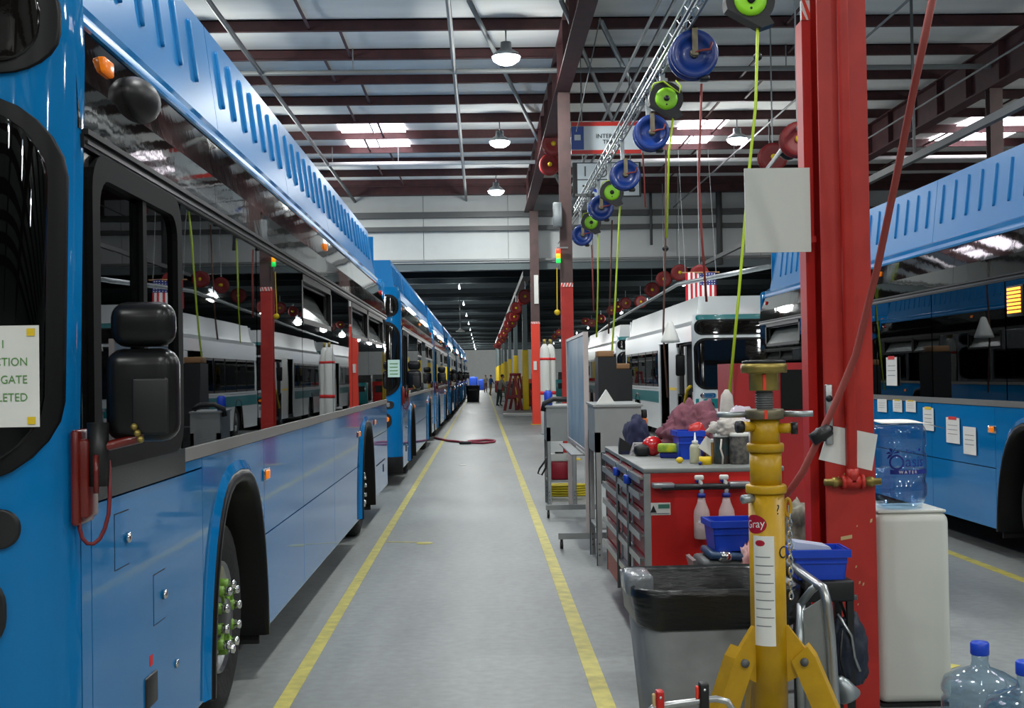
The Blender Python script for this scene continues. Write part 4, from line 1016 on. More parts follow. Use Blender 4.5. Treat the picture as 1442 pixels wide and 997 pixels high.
# red reels of the long hall (a dense row) and of the bay to the right
def snap(Y):
    return min(PUR, key=lambda q: abs(q-Y)) if Y < WALL_Y else WALL_Y+2+3.0*round((Y-WALL_Y-2)/3)
def red_at(X, Y, z, lab, grp, top=None):
    t = thing('hose_reel', lab, 'hose reel', (X, Y, z), group=grp)
    if ('red', 0.55) not in PROT:
        r = 0.275; fy = rotm('X', PI/2); d = MB()
        for zz in (0.08, -0.1): d.lathe([(r*0.3, zz), (r*0.66, zz+0.02), (r*0.93, zz+0.025), (r, zz+0.01), (r, zz-0.005), (r*0.3, zz-0.012)], 20, fy)
        a = d.build('side_disc', M_REELRED, t); d = MB().lathe([(r*0.8, -0.09), (r*0.82, 0), (r*0.8, 0.075)], 16, fy); b = d.build('hose_winding', M_HOSERED, t)
        d = MB().lathe([(r*0.22, 0.08), (r*0.2, 0.12), (0.01, 0.125)], 12, fy); c = d.build('hub', M_YSLEEVE, t)
        PROT[('red', 0.55)] = (a, b, c)
    else:
        for q in PROT[('red', 0.55)]: inst(q, t, (0, 0, 0))
    MB().tube([(0, 0, 0.26), (0, 0, (top or ((LOW+0.101) if Y > WALL_Y else ROOF-0.239))-z)], 0.015, 5).build('hanger', M_GALV, t)
    return t
for i in range(22):
    red_at(1.72+0.12*math.sin(i*2.3), 48.5+4.2*i, 5.0+0.18*(i % 2)-0.2, ORD[i]+' red hose reel of the dense row leading down the long hall', 'dense row of red reels', 5.381)
t = thing('reel_rail', 'grey rail carrying the dense row of red reels', 'rail', (1.72, 94, 5.5)); MB().box(-0.15, 0.15, -48, 48, -0.12, 0.101).build('beam', M_DGREYMET, t)
for i, (px, py, Y) in enumerate([(985, 386, 37), (957, 384, 41), (935, 393, 44.4), (918, 408, 47), (902, 425, 56), (881, 427, 59), (870, 432, 64), (861, 437, 70), (846, 449, 76), (833, 455, 82), (824, 452, 88), (802, 462, 95), (787, 468, 102), (781, 474, 110)]):
    Y = snap(Y); p = at(px, py, Y); red_at(p.x, Y, p.z, ORD[i]+' red hose reel from the flag above the white buses' if i > 1 else ('red hose reel beside the flag, nearest of its row' if i == 0 else 'red hose reel left of the flag, second of its row'), 'red reels above the white buses')
a, b = at(1062, 378, 30), at(690, 515, 150)
tag(MB().tube([at(1085, 375, 28.5), at(955, 400, 36), at(860, 455, 56), at(830, 478, 90)], 0.06, 6).build('reel_rail', M_GALV), 'slanting galvanised rail under the red reels', 'rail')
for (px, py, Y, lb) in ((1123, 197, 20.0, 'red hose reel high beside the red column'), (1088, 222, 23.5, 'red hose reel peeping above the blank board')):
    Y = snap(Y); p = at(px, py, Y); red_at(p.x, Y, p.z, lb, 'red reels beyond the blank board')
p = at(1110, 212, 21.5); t = thing('cord_reel', 'small black cord reel with yellow hub between red reels', 'cord reel', (p.x, 21.5, p.z))
MB().lathe([(0.16, -0.06), (0.17, 0), (0.16, 0.06)], 16, rotm('X', PI/2)).build('housing', M_BLACK, t); MB().lathe([(0.07, 0.06), (0.05, 0.08)], 12, rotm('X', PI/2)).build('hub', M_YSLEEVE, t)
tag(MB().tube([at(1075, 245, 24), at(1140, 160, 18)], 0.04, 6).build('reel_rail', M_GALV), 'short galvanised rail above the two high red reels', 'rail')
for (px, py, Y, lb) in ((774, 232, 33, 'lowest'), (779, 203, 30, 'highest'), (775, 218, 36, 'middle one of three')):
    Y = snap(Y); p = at(px, py, Y); red_at(p.x, Y, p.z, lb+' red hose reel half hidden behind the brown column', 'red reels behind the brown column')

# flag hanging with stripes upright
a, b = at(965, 384, 35.6), at(1009, 424, 35.6)
t = thing('flag', 'hanging red white and blue flag with stars above the white bus', 'flag', (a.x, 35.6, b.z)); W_, H_ = b.x-a.x, a.z-b.z
for i in range(13):
    x0, x1 = W_*i/13, W_*(i+1)/13; zt = H_ if i < 6 else H_*0.58
    vs = [(x, -0.05*math.sin(3*x/W_*PI)+d, z) for d in (0, 0.006) for x, z in ((x0, 0), (x1, 0), (x1, zt), (x0, zt))]
    MB().add(vs, [(0, 1, 2, 3), (7, 6, 5, 4), (0, 4, 5, 1), (1, 5, 6, 2), (2, 6, 7, 3), (3, 7, 4, 0)]).build('stripe', M_FLAGRED if i % 2 == 0 else M_FLAGW, t)
cn = MB()
for i in range(6, 13):
    x0, x1 = W_*i/13, W_*(i+1)/13
    vs = [(x, -0.05*math.sin(3*x/W_*PI)-0.004, z) for x, z in ((x0, H_*0.56), (x1, H_*0.56), (x1, H_), (x0, H_))]; cn.add(vs, [(0, 1, 2, 3)])
cn = cn.build('canton', M_FLAGBLUE, t); st = MB()
for i in range(6):
    for j in range(5):
        x = W_*(6.6+1.12*i)/13; z = H_*(0.60+0.085*j); r = 0.022
        pts = [(x+(r if k % 2 == 0 else r*0.4)*math.sin(k*PI/5), z+(r if k % 2 == 0 else r*0.4)*math.cos(k*PI/5)) for k in range(10)]
        y = -0.05*math.sin(3*x/W_*PI)-0.012
        st.add([(x, y, z)]+[(a_, y, b_) for a_, b_ in pts], [(0, 1+k, 1+(k+1) % 10) for k in range(10)])
st.build('stars', M_FLAGW, cn)
MB().tube([(-0.1, 0, H_), (W_+0.1, 0, H_)], 0.02, 6).build('pole', M_WOOD, t)
for fx in (0, W_): MB().tube([(fx, 0, H_), (fx, 0.9, ROOF-0.23-b.z)], 0.008, 4).build('cord', M_PIPE, t)
# ------------------------------------------------------------------ red drawer cabinet (workbench)
TBX0, TBX1, TBY0, TBY1, TBZ = 0.985, 1.84, 7.6, 10.0, 1.145
t = thing('tool_cabinet', 'long red tool cabinet with silver drawer pulls and grey top', 'tool cabinet', (TBX0, TBY0, 0)); W_, D_ = TBX1-TBX0, TBY1-TBY0
bd = MB(); bd.box(0.03, W_, 0, D_, 0.16, TBZ-0.03); bd.build('body', M_RED, t)
fr = MB(); fr.box(-0.005, 0.035, -0.004, 0.03, 0.16, TBZ-0.03); fr.box(-0.005, 0.035, D_-0.03, D_, 0.16, TBZ-0.03)
for yy in (0.62, 1.28): fr.box(-0.005, 0.035, yy-0.03, yy+0.03, 0.16, TBZ-0.03)
fr.build('face_frame', M_GREYMET, t)
MB().rbox(-0.008, W_+0.004, -0.006, D_+0.006, TBZ-0.03, TBZ, 0.006).build('top', mat('bench_top_grey', (118, 121, 117), 0.5, var=0.15, scale=5), t)
rows = [(0.17, 0.42), (0.43, 0.60), (0.61, 0.75), (0.76, 0.88), (0.89, 1.0), (1.01, 1.10)]
cols = [(0.035, 0.59), (0.65, 1.25), (1.31, 2.37)]
M_DRW = mat('drawer_pale_panel', (196, 186, 180), 0.35); M_DRED = mat('drawer_red', (176, 22, 22), 0.4)
for ci, (y0, y1) in enumerate(cols):
    for ri, (z0, z1) in enumerate(rows):
        d = MB().box(0.0, 0.03, y0, y1, z0, z1).build('drawer', M_DRW if ci == 1 and ri in (0, 1, 4) else M_DRED, t)
        pl = MB(); pl.box(-0.03, 0.0, y0, y1, z1-0.026, z1-0.012); pl.box(-0.034, -0.026, y0, y1, z1-0.05, z1-0.008); pl.build('drawer_pull', M_SILVER, d)
for yy in (0.62, 1.28):
    MB().tube([(-0.03, yy, 0.2), (-0.03, yy, 1.08)], 0.012, 6).build('lock_bar', M_DGREYMET, t)
    lk = MB().rbox(-0.06, -0.01, yy-0.03, yy+0.03, 1.0, 1.06, 0.01).build('padlock', M_BLUEP, t); MB().tube([(-0.035, yy-0.02, 1.05), (-0.035, yy-0.02, 1.09), (-0.035, yy+0.02, 1.09), (-0.035, yy+0.02, 1.05)], 0.006, 6).build('shackle', M_CHROME, lk)
for (x, y) in ((0.12, 0.12), (0.12, D_-0.15), (W_-0.12, 0.12), (W_-0.12, D_-0.15)):
    c = MB(); c.lathe([(0.07, -0.025), (0.075, 0), (0.07, 0.025)], 16, TR(x, y, 0.075) @ rotm('Y', PI/2)); cc = c.build('caster', M_BLACK, t)
    MB().box(x-0.035, x+0.035, y-0.03, y+0.03, 0.11, 0.16).build('fork', M_GREYMET, cc)
# handle bar on the near end
hb = MB(); hb.tube([(0.09, -0.07, 1.035), (W_-0.25, -0.07, 1.035)], 0.02, 10); hbo = hb.build('push_bar', M_BLACK, t)
for x in (0.09, W_-0.3): MB().rbox(x-0.05, x+0.08, -0.09, 0.0, 1.03, 1.06, 0.006).build('bar_bracket', M_GALV, hbo)
lab = MB().box(0.02, 0.155, -0.003, 0, 0.86, 0.935).build('warning_label', M_PAPER, t)
MB().prism([(0.03, 0.875), (0.07, 0.875), (0.05, 0.92)], -0.005, -0.003, 'y').build('label_triangle', M_BLACK, lab); MB().box(0.08, 0.15, -0.005, -0.003, 0.90, 0.925).build('label_block', mat('label_teal', (60, 120, 100), 0.6), lab)
MB().box(0.03, 0.15, -0.005, -0.003, 0.866, 0.871).build('label_line', M_INK, lab)
# spray bottles hanging on the bar
M_CLEAR = mat('cloudy_clear_plastic', (220, 208, 206), 0.3, alpha=0.5)
def spray(px, label):
    p = at(px, 660, TBY0-0.07); t = thing('spray_bottle', label, 'spray bottle', (p.x, TBY0-0.07, 0.72), group='spray bottles on the bar')
    MB().lathe([(0.044, 0.0), (0.049, 0.01), (0.049, 0.14), (0.046, 0.17), (0.026, 0.22), (0.022, 0.25)], 20).build('body', M_CLEAR, t)
    MB().lathe([(0.045, 0.004), (0.045, 0.1)], 16).build('liquid', mat('pinkish_liquid', (206, 170, 164), 0.2), t)
    MB().lathe([(0.026, 0.25), (0.026, 0.275)], 14).build('collar', M_BLUEINK, t)
    h = MB(); h.tube([(0, 0, 0.27), (0.004, 0, 0.31), (-0.008, 0, 0.35), (-0.02, 0.0, 0.375)], 0.014, 8); h.rbox(-0.04, 0.015, -0.015, 0.015, 0.355, 0.385, 0.008); h.build('sprayer_head', M_WHITEP, t)
    MB().tube([(-0.014, 0, 0.36), (-0.03, 0, 0.34)], 0.012, 8).build('nozzle', M_BLUEINK, t)
    MB().box(-0.03, 0.02, -0.051, -0.049, 0.10, 0.115).build('bottle_label', M_PAPER, t)
spray(987, 'clear spray bottle hung on the bar, farther from the yellow stand')
spray(1022, 'clear spray bottle hung on the bar, half behind the blue bin')

# things on the bench
def blob(name, c, rx, ry_, rz, amp, m, label, cat, sc=9, seed=0, n=3, base=0.0):
    bm = bmesh.new(); bmesh.ops.create_icosphere(bm, subdivisions=n, radius=1)
    for v in bm.verts:
        d = noise.noise(v.co*sc*0.3+Vector((seed, 0, 0)))+0.5*noise.noise(v.co*sc*0.8+Vector((0, seed, 0)))
        rdg = abs(noise.noise(v.co*sc*0.45+Vector((seed*2, 3, 1))))
        k = 1+amp*d*0.7+amp*0.9*(rdg-0.25)
        v.co = Vector((v.co.x*rx*k, v.co.y*ry_*k, max(-rz*0.55, v.co.z*rz*k)))
    zmin = min(v.co.z for v in bm.verts)
    for v in bm.verts: v.co.z -= zmin
    me = bpy.data.meshes.new(name); bm.to_mesh(me); bm.free(); me.materials.append(m)
    for p in me.polygons: p.use_smooth = True
    o = bpy.data.objects.new(name, me); COL.objects.link(o); o.location = c
    return tag(o, label, cat)
def on_bench(px, Y): return (at(px, 640, Y).x, Y, TBZ)
p = on_bench(915, 8.75)
t = thing('ear_defenders', 'red and black ear defenders lying on the cabinet top', 'ear defenders', p)
MB().ball((0.02, 0, 0.07), 0.075, 0.06, 0.07, 16, 10).build('ear_cup', mat('gloss_red', (190, 24, 28), 0.25, coat=0.6), t)
MB().rbox(-0.11, 0.0, -0.06, 0.06, 0.0, 0.085, 0.03, 3).build('headband', M_BLACK, t); MB().ball((0.09, 0.03, 0.07), 0.05, 0.05, 0.06, 12, 8).build('ear_cup', M_BLACK, t)
p = on_bench(897, 9.3); blob('cloth_hat', p, 0.10, 0.13, 0.17, 0.3, M_NAVY, 'dark navy cloth cap behind the ear defenders', 'cap', sc=5, seed=3, n=4)
p = on_bench(889, 9.0); t = thing('tape_gun', 'small black and purple tape dispenser on the cabinet corner', 'tape dispenser', p)
MB().prism([(-0.09, 0), (0.09, 0), (0.09, 0.03), (0.02, 0.05), (-0.08, 0.12), (-0.09, 0.06)], -0.04, 0.04, 'y').build('body', M_BLACK, t); MB().box(-0.08, 0.09, -0.043, 0.043, 0.0, 0.025).build('base', M_NAVY, t)
p = on_bench(893, 8.9); t = thing('card_box', 'small pale speckled box next to the tape dispenser', 'box', (p[0]+0.03, p[1], p[2]))
MB().prism([(-0.06, 0), (0.085, 0), (0.06, 0.085), (-0.03, 0.085)], -0.05, 0.05, 'y').build('carton', mat('speckled_card', (205, 198, 196), 0.7, rgb2=(60, 60, 66), scale=45), t)
p = on_bench(946, 8.5); t = thing('tape_packet', 'yellow and blue packet lying on the cabinet top', 'packet', p)
mt = rotm('Z', R(-25)); MB().rbox(-0.08, 0.08, -0.03, 0.03, 0.0, 0.04, 0.01, mtx=mt).build('lower_pack', M_BLUEINK, t); MB().rbox(-0.09, 0.09, -0.045, 0.03, 0.04, 0.10, 0.012, mtx=mt).build('upper_pack', mat('yellow_green_pack', (200, 205, 30), 0.5, rgb2=(70, 140, 60), scale=18), t)
# blue bin with rags
def bin_(x, y, z, w_, d, h, label, rotz=0, thick=0.008, front=True):
    t = thing('storage_bin', label, 'storage bin', (x, y, z), rotz)
    mb = MB(); i = thick
    k = 0.88
    def quad(a, b, c, e, a2, b2, c2, e2): mb.add([a, b, c, e, a2, b2, c2, e2], [(0, 1, 2, 3), (7, 6, 5, 4), (0, 4, 5, 1), (1, 5, 6, 2), (2, 6, 7, 3), (3, 7, 4, 0)])
    bx, by = w_/2*k, d/2*k; tx, ty = w_/2, d/2
    mb.box(-bx, bx, -by, by, 0, i)
    for s in (-1, 1):
        quad((-bx, s*by, 0), (bx, s*by, 0), (tx, s*ty, h), (-tx, s*ty, h), (-bx, s*(by-i), 0), (bx, s*(by-i), 0), (tx-i, s*(ty-i), h), (-tx+i, s*(ty-i), h))
        quad((s*bx, -by, 0), (s*bx, by, 0), (s*tx, ty, h), (s*tx, -ty, h), (s*(bx-i), -by, 0), (s*(bx-i), by, 0), (s*(tx-i), ty-i, h), (s*(tx-i), -ty+i, h))
    bo = mb.build('tub', M_BLUEP, t)
    r_ = MB()
    for s in (-1, 1): r_.box(-tx-0.012, tx+0.012, s*ty-0.012, s*ty+0.012, h-0.035, h); r_.box(s*tx-0.012, s*tx+0.012, -ty, ty, h-0.035, h)
    r_.box(-tx*0.97, tx*0.97, -ty*0.97-0.006, -ty*0.97+0.006, h*0.55, h*0.62)
    r_.build('rim', M_BLUEP, t)
    return t
p = on_bench(969, 8.45); bin_(p[0], p[1], TBZ, 0.17, 0.26, 0.19, 'blue plastic bin holding rags on the cabinet top')
blob('rag_pile', (at(978, 600, 8.75).x, 8.75, TBZ+0.0), 0.235, 0.17, 0.23, 0.34, M_MAROON, 'crumpled maroon rags heaped on the cabinet top', 'rags', sc=9, seed=1, n=5)
blob('rag', (at(952, 600, 8.6).x, 8.9, TBZ), 0.08, 0.08, 0.14, 0.4, M_RAG, 'cream rag stuffed beside the maroon rags', 'rag', seed=5, n=4)
o = blob('cloth_rag', (at(980, 620, 8.55).x, 8.5, TBZ+0.12), 0.06, 0.05, 0.08, 0.2, M_RED, 'small bright red rag in the blue bin', 'rag', seed=8)
p = on_bench(979, 7.95); t = thing('squeeze_bottle', 'cloudy squeeze bottle with pointed tip on the cabinet top', 'bottle', p)
MB().lathe([(0.034, 0), (0.036, 0.01), (0.036, 0.10), (0.03, 0.12), (0.018, 0.125)], 18).build('body', mat('cloudy_yellow_plastic', (176, 176, 150), 0.35), t); MB().lathe([(0.02, 0.125), (0.02, 0.145), (0.008, 0.15), (0.003, 0.20)], 14).build('tip', M_WHITEP, t)
p = on_bench(957, 8.0); tag(MB().ball((0, 0, 0.02), 0.024, 0.022, 0.02).build('earplug_ball', M_YSLEEVE, None, p), 'tiny yellow ball on the cabinet top', 'ball')
p = on_bench(993, 7.85); t = thing('tape_roll', 'yellow tape roll standing before the jars', 'tape roll', p); MB().lathe([(0.02, 0), (0.04, 0), (0.04, 0.05), (0.02, 0.05)], 20, caps=False).build('tape', M_YSLEEVE, t)
p = on_bench(986, 7.8); tag(MB().ball((0, 0, 0.012), 0.013, 0.013, 0.012, 8, 6).build('cap_plug', M_BLUEINK, None, p), 'tiny dark blue plug on the cabinet edge', 'plug')
def jar(px, Y, r, h, m, label):
    p = on_bench(px, Y); t = thing('jar', label, 'jar', p); MB().lathe([(r*0.95, 0), (r, 0.01), (r, h*0.9), (r*0.92, h)], 20).build('contents', m, t)
    MB().lathe([(r*1.03, h*0.9), (r*1.05, h*0.92), (r*1.05, h), (r*0.9, h+0.005)], 20).build('rim', M_WHITEP, t)
jar(1004, 7.95, 0.045, 0.15, mat('amber_liquid', (150, 110, 50), 0.3, rgb2=(110, 80, 40), scale=12), 'amber jar partly behind the leaning paper')
jar(1017, 7.9, 0.055, 0.19, mat('dark_teal_jar', (40, 62, 66), 0.25, rgb2=(70, 60, 56), scale=12), 'dark teal jar with rag hanging over it')
jar(1041, 7.85, 0.062, 0.195, mat('jar_of_hardware', (110, 106, 98), 0.4, rgb2=(50, 52, 56), scale=34), 'clear jar full of small hardware next to the stand')
mt = TR(at(998, 630, 8.0).x, 7.93, TBZ+0.10) @ rotm('Y', R(35)); tag(MB().box(-0.07, 0.07, -0.02, -0.015, -0.045, 0.045, mt).build('paper_slip', M_PAPER), 'white paper slip leaning on the amber jar', 'paper')
blob('rag', (at(1026, 610, 7.9).x, 7.9, TBZ+0.185), 0.11, 0.07, 0.07, 0.6, M_RAG, 'white rag draped on top of the jars', 'rag', sc=7, seed=11, n=4)
p = at(1016, 625, 7.83); tag(MB().tube([(0, 0, 0.03), (-0.01, -0.02, -0.03), (0.004, -0.02, -0.08), (0.0, -0.02, -0.13)], 0.006, 6).build('rag_string', M_RAG, None, p), 'white string hanging from the rag over the dark jar', 'string')
blob('plastic_bag', (at(1040, 610, 8.6).x, 8.6, TBZ), 0.19, 0.12, 0.2, 0.5, mat('clear_bag', (186, 176, 186), 0.25), 'pale plastic bag slumped behind the jars', 'bag', sc=6, seed=15, n=4)

# tall red cabinet behind
a, b = at(1032, 512, 10.6), at(1165, 512, 10.6)
t = thing('tall_cabinet', 'tall red metal cabinet with dark window behind the yellow stand', 'cabinet', (a.x, 10.6, 0)); W_ = b.x-a.x
MB().box(0, W_, 0, 0.7, 0.05, a.z).build('body', mat('cabinet_red', (170, 34, 36), 0.45, rgb2=(150, 28, 32), scale=2), t)
MB().box(W_*0.5, W_*0.9, -0.012, 0, a.z-0.40, a.z-0.06).build('dark_window', M_BLACKPANEL2, t)
MB().box(W_*0.76, W_*0.86, -0.02, 0, a.z-0.76, a.z-0.44).build('handle_plate', M_BLACK, t)
MB().box(0.02, W_-0.02, 0.02, 0.68, 0, 0.05).build('plinth', M_BLACK, t)

# ------------------------------------------------------------------ grey shop desks and rolling whiteboard
def desk(x, y, w_, d, zb, zt, label):
    t = thing('shop_desk', label, 'desk', (x, y, 0))
    mb = MB(); mb.prism([(0, zb), (d, zb), (d, zt+0.01), (0, zt)], 0, w_, 'x'); mb.build('cabinet', M_GREYMET, t)
    MB().prism([(-0.015, zt), (d+0.01, zt+0.012), (d+0.01, zt+0.032), (-0.015, zt+0.02)], -0.015, w_+0.015, 'x').build('lid', M_GREYMET, t)
    for (lx, ly) in ((0, 0), (w_-0.05, 0), (0, d-0.05), (w_-0.05, d-0.05)):
        l = MB(); l.box(lx, lx+0.05, ly, ly+0.006, 0, zb+0.18); l.box(lx if lx == 0 else lx+0.044, lx+0.006 if lx == 0 else lx+0.05, ly, ly+0.05, 0, zb+0.18)
        lo = l.build('leg', M_GREYMET, t)
        for k in range(3): MB().lathe([(0.008, 0), (0.008, 0.004)], 8, TR(lx+0.025, ly-0.001, 0.1+k*0.05) @ rotm('X', PI/2)).build('bolt', M_DGREYMET, lo)
    MB().box(0.006, w_-0.006, 0.02, d-0.02, 0.32, 0.34).build('lower_shelf', M_GREYMET, t)
    return t
NDX, NDY, NDW = at(838, 700, 11.3).x, 11.2, 0.42
desk(NDX, NDY, NDW, 0.75, 1.02, 1.43, 'grey steel shop desk on tall legs by the red tool cabinet')
FDX, FDY = at(770, 650, 16.3).x, 16.2
desk(FDX, FDY, 0.38, 0.7, 0.86, 1.30, 'smaller grey steel shop desk farther along behind the whiteboard')
tag(MB().prism([(-0.08, 0), (0.09, 0), (0.01, 0.13)], -0.03, 0.06, 'y').build('folded_paper', M_PAPER, None, (at(853, 567, 11.4).x, 11.45, 1.453)), 'folded white paper standing on the nearer grey desk', 'paper')
t = thing('thermos', 'blue drink can standing on the farther grey desk', 'can', (at(772, 560, 16.5).x, 16.5, 1.324)); MB().lathe([(0.05, 0), (0.055, 0.01), (0.055, 0.17), (0.04, 0.19)], 16).build('body', M_BLUEP, t); MB().lathe([(0.04, 0.19), (0.04, 0.2)], 16).build('lid', M_SILVER, t)
tag(MB().tube([(-0.12, 0, -0.10), (-0.1, 0, 0.0), (0.02, 0, 0.06), (0.2, 0, 0.05), (0.28, 0, -0.01)], 0.035, 8).build('cable_bundle', M_BLACK, None, (FDX+0.08, FDY+0.1, 1.35)), 'black cable bundle looped over the farther grey desk', 'cable')
tag(MB().tube([(0, 0, 0), (-0.05, 0, -0.08), (-0.11, 0, -0.16), (-0.13, 0, -0.22), (-0.08, 0, -0.24), (-0.03, 0, -0.15), (-0.01, 0, -0.02)], 0.012, 6).build('strap', M_BLACK, None, (FDX+0.01, FDY+0.05, 0.66)), 'thin black strap looping out beside the farther grey desk', 'strap')
t = thing('lunch_cooler', 'red lunch cooler with white lid on the desk shelf', 'cooler', (FDX+0.19, 16.5, 0.342)); MB().rbox(-0.13, 0.13, -0.11, 0.11, 0, 0.24, 0.02).build('body', mat('cooler_red', (150, 20, 40), 0.4), t); MB().rbox(-0.133, 0.133, -0.115, 0.115, 0.24, 0.34, 0.02).build('lid', M_WHITEP, t); MB().box(-0.07, 0.04, -0.02, 0.02, 0.34, 0.36).build('handle', M_BLACK, t)
# rolling whiteboard
WY0, WY1 = 12.3, 15.0
wx = at(805, 600, 14.0).x
p0, p1 = at(803, 470, WY1), at(832, 640, WY0)
xw0 = at(826, 560, WY0).x; xw1 = at(801, 560, WY1).x
t = thing('rolling_whiteboard', 'smudged bluish whiteboard on a wheeled frame seen nearly edge on', 'whiteboard', (xw0, WY0, 0))
dx, dy = xw1-xw0, WY1-WY0; L_ = math.hypot(dx, dy); ang = math.atan2(-dx, dy); t.rotation_euler = (0, 0, ang)
MB().box(-0.012, 0.012, 0.03, L_-0.03, 0.98, 2.12).build('board', M_WHITEBOARD, t)
fr = MB(); fr.box(-0.025, 0.025, 0, 0.03, 0.12, 2.15); fr.box(-0.025, 0.025, L_-0.03, L_, 0.12, 2.15); fr.box(-0.02, 0.02, 0.03, L_-0.03, 2.12, 2.15); fr.box(-0.02, 0.02, 0.03, L_-0.03, 0.95, 0.98); fr.build('frame', mat('board_frame', (190, 180, 176), 0.4), t)
MB().box(-0.14, -0.0, 0.3, L_-0.3, 0.90, 0.915).build('pen_tray', M_SILVER, t)
for yy in (0.015, L_-0.015):
    f = MB().box(-0.3, 0.3, yy-0.025, yy+0.025, 0.10, 0.16).build('foot', M_GREYMET, t)
    for xx in (-0.27, 0.27):
        MB().lathe([(0.035, -0.015), (0.04, 0), (0.035, 0.015)], 14, TR(xx, yy, 0.04) @ rotm('Y', PI/2)).build('caster', M_BLACK, f)
        MB().box(xx-0.012, xx+0.012, yy-0.012, yy+0.012, 0.04, 0.1).build('caster_stem', M_BLACK, f)
t = thing('hose_coil', 'yellow hose coiled on the lower frame behind the desks', 'hose', (at(803, 700, 17.4).x, 17.5, 0.0))
pts = [(0.30*math.cos(a*0.45)*(1+0.06*math.sin(a*1.7)), 0.22*math.sin(a*0.45), 0.02+0.0022*a*1.1) for a in range(0, 70)]
MB().tube(pts, 0.018, 6).build('coil', mat('yellow_hose', (190, 170, 20), 0.5), t)
# dark cabinets behind the whiteboard
for (px0, px1, py0, Y, lb) in ((842, 868, 503, 19.5, 'tall black cabinet behind the whiteboard'), (866, 890, 520, 21.5, 'black equipment case behind the nearer grey desk')):
    a, b = at(px0, py0, Y), at(px1, py0, Y); t = thing('equipment_cabinet', lb, 'cabinet', (a.x, Y, 0)); W_ = b.x-a.x
    MB().box(0, W_, 0, 0.6, 0.06, a.z).build('body', M_BLACK, t); MB().box(0, W_, -0.01, 0, a.z*0.5, a.z*0.51).build('seam', M_DGREYMET, t); MB().box(0.02, W_-0.02, 0.02, 0.58, 0, 0.06).build('plinth', M_DARK, t)
    tag(MB().rbox(0.0, W_*0.9, 0.05, 0.5, 0, 0.1, 0.02).build('carton', M_CARD, None, (a.x, Y, a.z)), 'brown carton lying on the '+lb, 'box')
t = thing('air_gun', 'orange handled air gun hanging at the corner of the nearer grey desk', 'air tool', (NDX+NDW+0.035, NDY+0.1, 1.15)); MB().rbox(-0.02, 0.035, -0.03, 0.03, 0, 0.17, 0.01).build('grip', mat('orange_grip', (220, 120, 50), 0.5), t); MB().rbox(-0.02, 0.03, -0.02, 0.02, 0.17, 0.25, 0.01).build('head', M_BLACK, t)
MB().box(-0.04, 0.0, -0.01, 0.01, 0.2, 0.23).build('clip', M_SILVER, t)
# ------------------------------------------------------------------ yellow support stand
JY = 4.9
jx = at(1079, 700, JY).x; K = JY/F
t = thing('jack_stand', 'worn yellow screw-top support stand in front of the trash bin', 'support stand', (jx, JY, 0))
zj = lambda py: at(1079, py, JY).z
MB().lathe([(0.07, 0.3), (0.07, zj(690))], 28).build('main_tube', M_YELLOW, t)
MB().lathe([(0.078, zj(694)), (0.08, zj(692)), (0.08, zj(684)), (0.076, zj(682))], 28).build('collar', M_YELLOW, t)
MB().lathe([(0.062, zj(686)), (0.062, zj(634))], 28).build('inner_tube', M_YELLOW, t)
MB().lathe([(0.072, zj(636)), (0.073, zj(627)), (0.07, zj(624))], 28).build('collar', M_YELLOW, t)
MB().lathe([(0.058, zj(630)), (0.058, zj(588))], 28).build('upper_tube', M_YELLOW, t)
n = MB(); n.lathe([(0.075, zj(590)), (0.078, zj(588)), (0.078, zj(578)), (0.074, zj(576))], 12); nut = n.build('handle_nut', M_BRONZE, t)
hm = zj(583)
for s in (-1, 1): MB().tube([(s*0.07, 0, hm), (s*0.14, -0.02*s, hm-0.002), (s*0.185, -0.03*s, hm)], 0.012, 8).build('handle', M_GALV, nut)
prof = []
z0, z1 = zj(578), zj(548); k = 9
for i in range(k):
    za = z0+(z1-z0)*i/k; dz = (z1-z0)/k; prof += [(0.032, za), (0.038, za+dz*0.4), (0.032, za+dz*0.8)]
MB().lathe(prof, 20).build('screw_thread', M_DGREYMET, t)
MB().lathe([(0.058, zj(550)), (0.06, zj(548)), (0.06, zj(526)), (0.07, zj(525))], 8).build('head_block', M_BRASS, t)
MB().lathe([(0.09, zj(525)), (0.09, zj(513)), (0.085, zj(512))], 24).build('top_plate', M_BRASS, t)
MB().lathe([(0.085, zj(512)), (0.085, zj(508)), (0.07, zj(507))], 24).build('rubber_pad', M_BLACK, t)
MB().box(-0.018, -0.006, -0.0785, -0.073, zj(589), zj(577)).build('orange_stripe', M_ORANGERED, nut); MB().box(-0.018, -0.006, -0.062, -0.05, zj(549), zj(527)).build('orange_stripe', M_ORANGERED, t)
for zz, a in ((zj(603), 1), (zj(600), -1)):
    MB().tube([(a*0.05, -0.02, zz), (a*0.10, -0.035, zz)], 0.02, 10).build('peg', M_YELLOW, t); MB().tube([(a*0.095, -0.035, zz), (a*0.12, -0.04, zz)], 0.024, 10).build('peg_knob', M_BLACK, t)
MB().tube([(-0.06, -0.03, zj(700)), (-0.105, -0.05, zj(701))], 0.018, 10).build('locking_pin', M_GALV, t)
